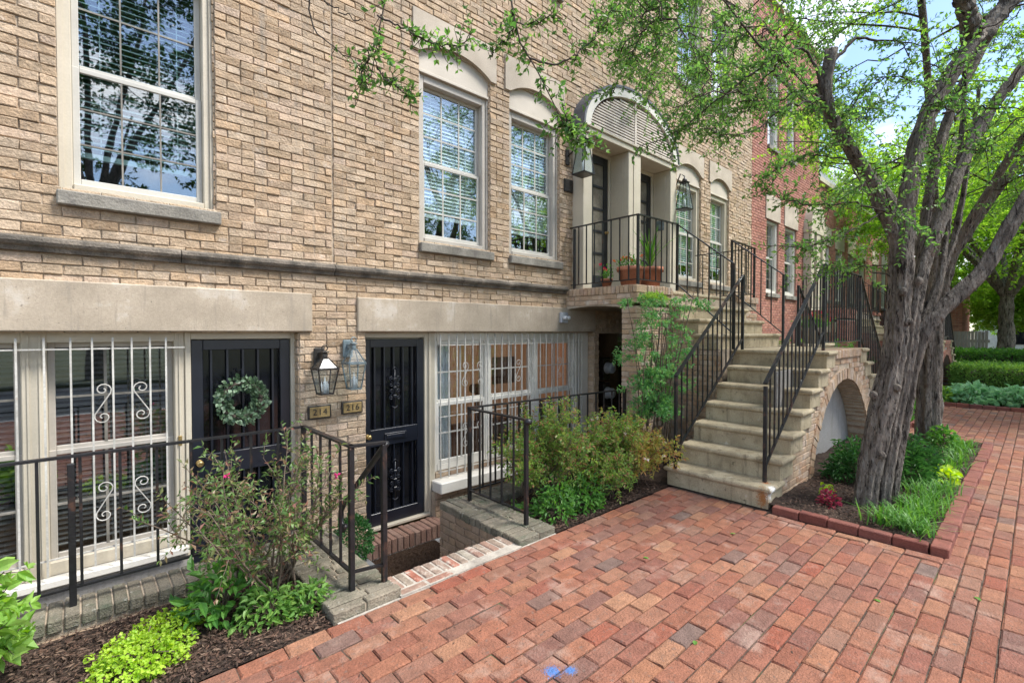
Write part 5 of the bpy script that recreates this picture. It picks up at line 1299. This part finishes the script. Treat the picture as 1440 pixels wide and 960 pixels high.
def hedge(label, x0, x1, y0, y1, h, n, m, sz):
    e = thing('clipped_hedge', label, 'hedge', ((x0+x1)/2, (y0+y1)/2, .05))
    core = MB(); core.box(x0+.12, x1-.12, y0+.12, y1-.12, .05, h-.10, bev=.1); core.build('stem', M['twig'], e)
    P = np.stack([rng.uniform(x0, x1, n), rng.uniform(y0, y1, n), rng.uniform(.1, h, n)], 1); f_ = rng.integers(0, 3, n)
    P[f_ == 0, 0] = x0+rng.normal(size=(f_ == 0).sum())*.05+.05; P[f_ == 1, 2] = h+rng.normal(size=(f_ == 1).sum())*.04-.03; k_ = f_ == 2; P[k_, 1] = np.where(rng.random(k_.sum()) < .5, y0, y1)+rng.normal(size=k_.sum())*.05
    l = MB(); l.leaves(P, rng.normal(size=(n, 3))+np.array((-.4, 0, .6)), sz*rng.uniform(.6, 1.2, n), W=.5); l.build('foliage', M[m], e)
hedge('bright green clipped hedge behind the hosta bed', 16.6, 18.6, -1.1, 1.5, .78, 15000, 'lush2', .07)
hedge('darker taller hedge beyond the bright clipped hedge', 19.6, 21.6, -1.2, 1.9, 1.05, 13000, 'lush', .09)

for (x, y, a) in ((2.35, 1.18, .4), (3.9, 1.62, 2.1), (3.55, .62, 1.2), (4.05, .25, 4.0), (3.0, 1.9, 5.)):
    m = MB(); m.leaves(np.array([(x, y, .004)]), np.array([(math.cos(a), math.sin(a), .05)]), .045, W=.6, fold=.06, pts6=True, N=np.array([(.05, .05, 1.)]), rnd=np.array([.6]))
    tag(m.build('fallen_leaf', M['lush']), 'small green leaf fallen on the open brick walk', 'leaf', 'fallen leaves on the brick walk')

# ================================================================== TREES
def fluting(k, amp, ph):
    a2 = rng.uniform(0, 6, 4)
    return lambda th, t: 1+amp*math.sin(k*th+ph+t*3.2)+amp*.6*math.sin((k+2)*th-ph*2+t*5)+amp*.45*math.sin(7*th+a2[0]+2.*math.sin(t*9+a2[1]))+amp*.3*math.sin(11*th+a2[2]+3*math.sin(t*7+a2[3]))
def limb(mb, pts, r0, r1, seg=14, n=34, amp=.09):
    P = np.array(pts, float)
    d = np.concatenate([[0], np.cumsum(np.linalg.norm(np.diff(P, axis=0), axis=1))]); s = np.linspace(0, d[-1], n)
    # Catmull-like smoothing
    Q = np.stack([np.interp(s, d, P[:, i]) for i in range(3)], 1)
    for _ in range(3): Q[1:-1] = (Q[:-2]+2*Q[1:-1]+Q[2:])/4
    Q[1:-1] += rng.normal(size=Q[1:-1].shape)*r0*.05
    R = np.linspace(r0, r1, n)*(1+rng.normal(size=n)*.065)
    mb.tube(Q, R, seg=seg, flute=fluting(3, amp, rng.uniform(0, 6)))
    return Q, R

yaw = math.atan(743/675.); pit = math.atan(13/675.); HC = 1.62
def cam_axes():
    c, s = math.cos(yaw), math.sin(yaw); cp, sp = math.cos(pit), math.sin(pit)
    return np.array((c*cp, s*cp, -sp)), np.array((s, -c, 0)), np.array((c*sp, s*sp, cp))
FW, RT, UP = cam_axes()
def at(x, y, d):      # survey: a point seen in the photograph, d metres in front of the camera
    return np.array((0, 0, HC))+d*(FW+(x-720)/675.*RT-(y-480)/675.*UP)
def proj(P):
    v = np.asarray(P)-np.array((0, 0, HC)); w = v@FW
    return 720+675*(v@RT)/w, 480-675*(v@UP)/w, w

# ---- the near multi-stemmed tree
T1 = thing('multi_stem_tree', 'gnarled multi-stemmed tree with grey fluted bark beside the near staircase', 'tree', (5.46, .96, .05))
tk = MB(); d0 = 4.38
base = [(1205, 722), (1220, 730), (1238, 735), (1253, 732), (1230, 712), (1213, 712), (1247, 712)]
limbs = []
def st(pxs, ds, r0, r1, amp=.15, n=56, seg=34):
    Q, R = limb(tk, [at(x, y, d) for (x, y), d in zip(pxs, ds)], r0, r1, amp=amp, n=n, seg=seg); limbs.append((Q, R)); return Q
# strands that fuse into the trunk and rise into the stems
A = st([(1206, 722), (1216, 660), (1232, 580), (1250, 500), (1260, 420), (1262, 345), (1245, 290), (1212, 232), (1178, 180), (1158, 138), (1166, 95), (1170, 70)], [4.36]*4+[4.36, 4.36, 4.33, 4.28, 4.22, 4.18, 4.16, 4.15], .052, .042)
B = st([(1218, 730), (1228, 660), (1245, 580), (1262, 500), (1270, 420), (1272, 340), (1278, 260), (1292, 195), (1315, 135), (1350, 85), (1377, 55)], [4.28, 4.3, 4.3, 4.3, 4.3, 4.32, 4.34, 4.36, 4.36, 4.36, 4.36], .052, .062)
st([(1377, 58), (1362, 20), (1345, -30), (1330, -110)], [4.36, 4.3, 4.2, 4.1], .07, .045)
st([(1377, 58), (1408, 18), (1440, -25), (1490, -110)], [4.36, 4.36, 4.36, 4.4], .07, .045)
Cc = st([(1238, 735), (1247, 660), (1262, 580), (1278, 500), (1285, 440), (1296, 380), (1318, 320), (1340, 262), (1358, 215), (1382, 168), (1424, 112), (1470, 60), (1530, 0)], [4.30, 4.3, 4.3, 4.3, 4.30, 4.33, 4.36, 4.4, 4.45, 4.5, 4.5, 4.5, 4.5], .047, .042)
Dd = st([(1250, 732), (1258, 660), (1272, 580), (1285, 510), (1300, 462), (1335, 425), (1378, 388), (1410, 335), (1438, 285), (1490, 215), (1550, 150)], [4.36, 4.36, 4.38, 4.38, 4.36, 4.32, 4.28, 4.25, 4.22, 4.2, 4.2], .047, .055)
Ee = st([(1232, 715), (1245, 640), (1264, 540), (1285, 440), (1298, 350), (1305, 280), (1320, 210), (1338, 150), (1368, 95), (1392, 50), (1420, -20)], [4.48, 4.5, 4.5, 4.5, 4.52, 4.55, 4.6, 4.62, 4.65, 4.7, 4.7], .045, .036)
st([(1214, 715), (1226, 640), (1244, 560), (1258, 490), (1268, 440), (1300, 350), (1315, 300)], [4.45]*7, .05, .012)
st([(1246, 715), (1256, 640), (1268, 560), (1282, 480), (1310, 420), (1345, 330), (1362, 230), (1378, 120)], [4.46]*4+[4.5, 4.55, 4.6, 4.7], .042, .014)
st([(1296, 470), (1322, 400), (1332, 320), (1350, 220), (1358, 120), (1350, 20)], [4.45, 4.5, 4.55, 4.6, 4.6, 4.6], .03, .012)
# lesser fork of the left limb
st([(1262, 340), (1235, 292), (1224, 270), (1214, 262)], [4.4, 4.5, 4.6, 4.65], .04, .03)
for (x, y) in ((1228, 555), (1262, 545), (1278, 452), (1240, 640), (1270, 410), (1292, 395)):   # burls
    c = at(x, y, 4.24); u = rng.normal(size=(1, 3))
    tk.lathe(tuple(c), [(0, -.04), (.022, -.028), (.033, 0), (.024, .026), (0, .04)], seg=9)
tk.build('trunk', M['bark'], T1)

# ---- branches and leaves of the near tree
def region_ok(x, y):
    if y < -60 or x > 1520: return rng.random() < .25
    if x < 845: return False
    if x < 1060: return y < 60+.75*(x-845)*(1 if x < 960 else .9)+45
    if x < 1160: return y < 200 or (rng.random() < .22 and y < 320)
    if x < 1250: return y < 200 or (rng.random() < .28 and y < 400)
    return y < 330
br = MB(); bag = Leafbag()
limb_pts = np.concatenate([q[int(len(q)*.42):] for q, r in limbs[:9]]); used = np.zeros(len(limb_pts))
def twiggy(P, leaf, nt, tl, step=.030, fine=True):
    for j in range(nt):
        u = rng.uniform(.15, 1)*(len(P)-1); i = min(int(u), len(P)-2); q = P[i]+(P[i+1]-P[i])*(u-i)
        ax = nrm(P[i+1]-P[i]); d = rng.normal(size=3)*np.array((1, 1, .45)); d = nrm(d-ax*np.dot(d, ax)*.5)+ax*.6+np.array((0, 0, .05))
        T = path(q, d, tl*rng.uniform(.5, 1.4), 4, bend=(0, 0, -.15), wob=.16)
        br.tube(T, np.linspace(.0035, .0014, len(T)), seg=3, caps=False)
        leaf_twig(bag, T, leaf, 2, step=step, start=.05)
count = 0
tries = 0
while count < 165 and tries < 4000:
    tries += 1
    dd = rng.uniform(3.5, 7.6); px = rng.uniform(850, 1560) if rng.random() < .68 else rng.uniform(850, 1180); py = rng.uniform(-260, 400)
    if not region_ok(px, py): continue
    tgt = at(px, py, dd)
    if tgt[1] > 4.25 or tgt[2] < 2.15 or np.linalg.norm(tgt[:2]-np.array((5.5, 1.2))) > 4.6: continue
    k = np.argmin(np.linalg.norm((limb_pts-tgt)*np.array((1, 1, 1.3)), axis=1)+rng.random(len(limb_pts))*.9+used)
    used += .55*np.exp(-(np.linalg.norm(limb_pts-limb_pts[k], axis=1)/.22)**2)
    s0 = limb_pts[k]; L = np.linalg.norm(tgt-s0)
    if L > 3.4 or L < .25: continue
    mid = (s0+tgt)/2+np.array((0, 0, .12*L))+rng.normal(size=3)*.07*L
    n = 9; t = np.linspace(0, 1, n)[:, None]; P = (1-t)**2*s0+2*t*(1-t)*mid+t*t*tgt; P[1:-1] += rng.normal(size=(n-2, 3))*.025
    r0 = .004+.0042*L
    limb_pts = np.concatenate([limb_pts, P[3:8]]); used = np.concatenate([used, np.full(5, .12)])
    br.tube(P, np.linspace(r0, .003, n), seg=5, caps=False)
    twiggy(P[3:], .040, int(8+L*6), .34)
    count += 1
# the arching boughs that hang over the walk and in front of the upper windows
def bough(pxs, ds, r0, nt, leaf=.045, tl=.22, start=.0, step=.032):
    P = np.array([at(x, y, d) if len((x, y)) == 2 else None for (x, y), d in zip(pxs, ds)])
    dd = np.concatenate([[0], np.cumsum(np.linalg.norm(np.diff(P, axis=0), axis=1))]); s = np.linspace(0, dd[-1], 26); Q = np.stack([np.interp(s, dd, P[:, i]) for i in range(3)], 1)
    for _ in range(2): Q[1:-1] = (Q[:-2]+2*Q[1:-1]+Q[2:])/4
    Q[1:-1] += rng.normal(size=(24, 3))*.008
    br.tube(Q, np.linspace(r0, .003, 26), seg=6, caps=False)
    if nt: twiggy(Q[int(start*25):], leaf, nt, tl, step)
    return Q
s0 = (1345, -40)
# carried over the frame: limbs arching left above the picture, then drooping into it
bough([(1345, -30), (1150, -330), (860, -420), (640, -260), (560, -70), (531, 20), (533, 60), (522, 108)], [4.2, 3.9, 3.4, 3.0, 2.85, 2.8, 2.8, 2.82], .028, 46, .046, .16, .70)
bough([(531, 22), (570, 42), (610, 62), (640, 68), (665, 45)], [2.8, 2.82, 2.85, 2.88, 2.9], .006, 36, .044, .10, .1)
bough([(526, 60), (512, 95), (508, 122)], [2.8, 2.8, 2.8], .005, 22, .042, .09, .1)
bough([(530, 95), (550, 118), (582, 136)], [2.82, 2.84, 2.86], .005, 22, .042, .08, .1)
bough([(560, -70), (470, -60), (428, 0), (440, 40), (470, 68), (498, 84), (506, 100)], [2.85, 2.9, 2.95, 2.95, 2.95, 2.95, 2.95], .008, 6, .026, .05, .8)
bough([(470, -60), (452, 0), (475, 15), (510, 30)], [2.9, 2.95, 2.95, 2.95], .006, 0)
bough([(1345, -30), (1120, -220), (900, -240), (740, -110), (700, 0), (728, 58), (760, 105), (790, 150), (800, 190)], [4.2, 3.9, 3.6, 3.45, 3.4, 3.4, 3.4, 3.42, 3.45], .026, 64, .050, .17, .64)
bough([(745, 82), (785, 92), (820, 70), (850, 38), (862, 10)], [3.4, 3.45, 3.5, 3.55, 3.6], .007, 34, .050, .14, .1)
bough([(722, 45), (695, 70), (690, 84)], [3.4, 3.4, 3.4], .005, 12, .046, .08, .2)
bough([(715, 30), (745, 35), (775, 22), (790, 30)], [3.4, 3.42, 3.45, 3.45], .005, 18, .046, .10, .2)
bough([(790, 150), (800, 178), (812, 200), (830, 200)], [3.42, 3.45, 3.45, 3.45], .005, 40, .048, .12, .1)
bough([(1345, -40), (1200, -160), (1020, -120), (940, 0), (895, 60), (870, 100), (862, 130)], [4.3, 4.1, 3.9, 3.8, 3.8, 3.85, 3.85], .02, 44, .045, .22, .5)
bough([(1158, 140), (1140, 66), (1100, 75), (1040, 115), (985, 160), (950, 190), (900, 205)], [4.18, 4.15, 4.1, 4.0, 3.95, 3.95, 3.95], .014, 60, .044, .22, .2)
bough([(1170, 90), (1200, 55), (1260, 58), (1310, 66)], [4.15, 4.2, 4.3, 4.36], .016, 6, .044, .2, .2)
bough([(1158, 138), (1110, 148), (1060, 185), (1030, 190), (990, 182)], [4.18, 4.05, 3.95, 3.9, 3.9], .009, 36, .042, .17, .15)
bough([(1255, 300), (1200, 285), (1140, 290), (1100, 280), (1075, 262)], [4.3, 4.25, 4.2, 4.15, 4.15], .009, 42, .042, .2, .2)
bough([(1240, 300), (1190, 330), (1130, 350), (1075, 345)], [4.3, 4.1, 4.0, 3.95], .008, 34, .042, .18, .25)
bough([(1200, 225), (1140, 215), (1090, 240), (1070, 250)], [4.25, 4.2, 4.15, 4.1], .007, 30, .042, .16, .2)
bough([(1340, 155), (1290, 115), (1255, 105), (1215, 125), (1180, 165)], [4.4, 4.3, 4.25, 4.2, 4.2], .009, 36, .043, .2, .2)
bough([(1325, 160), (1390, 150), (1450, 152)], [4.2, 4.0, 3.9], .011, 16, .043, .2, .2)
bw = br.build('branch', M['twig'], T1)
lm = MB(); lm.leaves(np.array(bag.P), np.array(bag.D), np.array(bag.S), W=.52, fold=.14); lm.build('crown', M['leafA'], T1)

# ---- second trunk, same bed
T2 = thing('street_tree', 'straight fluted trunk of the second tree at the far end of the tree bed', 'tree', (9.07, 1.07, .05))
tk = MB(); base2 = np.array((9.07, 1.07, 0.0))
ends = []
for k in range(6):
    a = 2*PI*k/6; o = np.array((math.cos(a), math.sin(a), 0))
    P = [base2+o*.10, base2+o*.082+np.array((.02, 0, .9)), base2+o*.08+np.array((.03, -.03, 1.9)), base2+o*.17+np.array((.05, -.06, 2.7)), base2+o*.7+np.array((.05, -.1, 3.7)), base2+o*1.5+np.array((.1, -.1, 4.9)), base2+o*2.3+np.array((.1, -.1, 5.8))]
    Q, R = limb(tk, P, .060, .03, n=46, seg=26, amp=.14); ends.append(Q)
tk.build('trunk', M['bark'], T2)
def crown(T, ends, n_br, leafm, leaf, zmin, spread, lenr=(1., 2.), nt=12, tl=.5, step=.05, centre=None, name='crown'):
    global br, bag
    br = MB(); bag = Leafbag(); L_ = np.concatenate([q[len(q)//2:] for q in ends])
    for k in range(n_br):
        s0 = L_[rng.integers(len(L_))]; d = rng.normal(size=3)*np.array((1, 1, .55))+np.array((0, 0, .15)); d += (s0-centre)*np.array((.4, .4, .2)) if centre is not None else 0
        P = path(s0, d, rng.uniform(*lenr), 8, bend=(0, 0, -.25), wob=.1)
        if P[-1][2] < zmin: continue
        br.tube(P, np.linspace(.016, .004, len(P)), seg=4, caps=False); twiggy(P, leaf, nt, tl, step)
    br.build('branch', M['twig'], T); lm = MB(); lm.leaves(np.array(bag.P), np.array(bag.D), np.array(bag.S), W=.55, fold=.14); lm.build(name, M[leafm], T)
crown(T2, ends, 95, 'leafB', .06, 3.5, 2.5, (.8, 2.), 13, .42, .045, base2+np.array((0, 0, 4.6)))

# ---- background trees to the right and trees across the street (seen in the window panes)
def bigtree(name, label, x, y, h, rad, nb, leafm, leaf, zmin, tr=.2, lean=(0, 0), group=None, step=.09, nt=13, tl=.75):
    T = thing(name, label, 'tree', (x, y, 0), group); tk = MB(); b = np.array((x, y, 0.)); ends = []
    fork = b+np.array((lean[0]*.3, lean[1]*.3, h*.32))
    limb(tk, [b, b+(fork-b)*.5+np.array((.05, .03, 0)), fork], tr, tr*.75, n=14, seg=12)
    for k in range(7):
        a = 2*PI*k/7+rng.uniform(-.3, .3); o = np.array((math.cos(a), math.sin(a), 0)); rr = rad*rng.uniform(.45, .8)
        hh = h*rng.uniform(.62, .95)
        Q, R = limb(tk, [fork-np.array((0, 0, .15)), fork+o*rr*.3+np.array((0, 0, (hh-fork[2])*.35)), fork+o*rr*.75+np.array((0, 0, (hh-fork[2])*.7)), fork+o*rr+np.array((0, 0, hh-fork[2]))], tr*.5, .03, n=20, seg=8); ends.append(Q)
    tk.build('trunk', M['bark'], T)
    crown(T, ends, nb, leafm, leaf, zmin, rad, (rad*.3, rad*.65), nt, tl, step, fork+np.array((0, 0, h*.3)))
bigtree('broadleaf_tree', 'dark-trunked leafy tree behind the far hedges', 22.6, .75, 9.0, 4.4, 230, 'leafB', .13, 1.9, .24)
bigtree('broadleaf_tree', 'pale green leafy tree filling the gap beyond the board fence', 30., -1.0, 9.5, 5.5, 230, 'leafB', .17, .7, .28)
bigtree('broadleaf_tree', 'tall leafy tree at the right edge over the walk', 17.5, -2.4, 9.5, 4.4, 190, 'leafB', .12, 2.2, .26)
0 and bigtree('broadleaf_tree', 'slender leafy tree before the grey-roofed row house', 23.5, 2.6, 7.5, 2.8, 110, 'leafB', .12, 2.4, .18)
bigtree('understorey_tree', 'low bright leafy tree filling the gap right of the board fence', 27., -.6, 4.6, 2.4, 150, 'leafB', .14, .5, .10)
bigtree('understorey_tree', 'low leafy tree before the far white house, behind the dark trunk', 34., .9, 5.5, 3.2, 150, 'leafB', .18, .5, .12)
for i, (x, y, h) in enumerate(((-6.5, -9.5, 13.5), (.5, -12.5, 15.5), (7., -14., 11.5), (15., -13.5, 8.5), (26, -12.5, 8.5))):
    bigtree('street_tree', 'leafy street tree on the opposite side, ' + ('mirrored at the left of the near left window', 'mirrored in the near left window panes', 'mirrored in the window right of the wall joint', 'mirrored in the upper windows by the portal', 'farthest along the street')[i],
            x, y, h, 4.3, (120, 110, 70, 55, 60)[i], 'leafC', .17, 2.6, .25, group='trees across the street', step=.10, nt=13, tl=.8)

# ================================================================== LIGHT, SKY, CAMERA
sc = bpy.context.scene
w = bpy.data.worlds.new('World'); sc.world = w; w.use_nodes = True
nt = w.node_tree; nt.nodes.clear()
SUN_EL, SUN_AZ = math.radians(56), math.radians(205)   # azimuth of the direction TO the sun, from +x towards +y is measured below
sky = nt.nodes.new('ShaderNodeTexSky'); sky.sky_type = 'NISHITA'; sky.sun_disc = False; sky.sun_elevation = SUN_EL
sdir = Vector((math.cos(math.radians(-52)), math.sin(math.radians(-52)), 0))
sky.sun_rotation = math.atan2(sdir.x, sdir.y); sky.air_density = 1.; sky.dust_density = 1.0; sky.ozone_density = 3.0
bg = nt.nodes.new('ShaderNodeBackground'); bg.inputs[1].default_value = .095
tc = nt.nodes.new('ShaderNodeTexCoord'); mp = nt.nodes.new('ShaderNodeMapping'); mp.inputs['Scale'].default_value = (1, 1, 2.2); nt.links.new(tc.outputs['Generated'], mp.inputs[0])
nz = nt.nodes.new('ShaderNodeTexNoise'); nz.inputs['Scale'].default_value = 2.1; nz.inputs['Detail'].default_value = 7; nz.inputs['Roughness'].default_value = .55; nt.links.new(mp.outputs[0], nz.inputs['Vector'])
mr = nt.nodes.new('ShaderNodeMapRange'); mr.inputs['From Min'].default_value = .50; mr.inputs['From Max'].default_value = .66; nt.links.new(nz.outputs['Fac'], mr.inputs[0])
mx = nt.nodes.new('ShaderNodeMix'); mx.data_type = 'RGBA'; nt.links.new(mr.outputs[0], mx.inputs[0]); nt.links.new(sky.outputs[0], mx.inputs[6]); mx.inputs[7].default_value = (8.0, 8.0, 8.2, 1)
nt.links.new(mx.outputs[2], bg.inputs[0])
ow = nt.nodes.new('ShaderNodeOutputWorld'); nt.links.new(bg.outputs[0], ow.inputs[0])
sl = bpy.data.lights.new('sun', 'SUN'); sl.energy = 2.0; sl.angle = math.radians(18); sl.color = (1., .96, .90)
so = bpy.data.objects.new('sun', sl); C.objects.link(so)
dv = Vector((sdir.x*math.cos(SUN_EL), sdir.y*math.cos(SUN_EL), math.sin(SUN_EL)))
so.rotation_euler = dv.to_track_quat('Z', 'Y').to_euler(); so.location = (0, -10, 20)

cam = bpy.data.cameras.new('camera'); cam.sensor_width = 36; cam.lens = 36*675/1440.; cam.clip_end = 1000; cam.clip_start = .05
co = bpy.data.objects.new('camera', cam); C.objects.link(co); co.location = (0, 0, HC)
co.rotation_euler = (PI/2-pit, 0, yaw-PI/2)
sc.camera = co
sc.view_settings.view_transform = 'Standard'; sc.view_settings.look = 'None'; sc.view_settings.gamma = 1
sc.view_settings.exposure = 1.8
sc.cycles.max_bounces = 8; sc.cycles.transparent_max_bounces = 24; sc.cycles.diffuse_bounces = 4; sc.cycles.glossy_bounces = 4
sc.cycles.use_denoising = True
sc.render.film_transparent = False
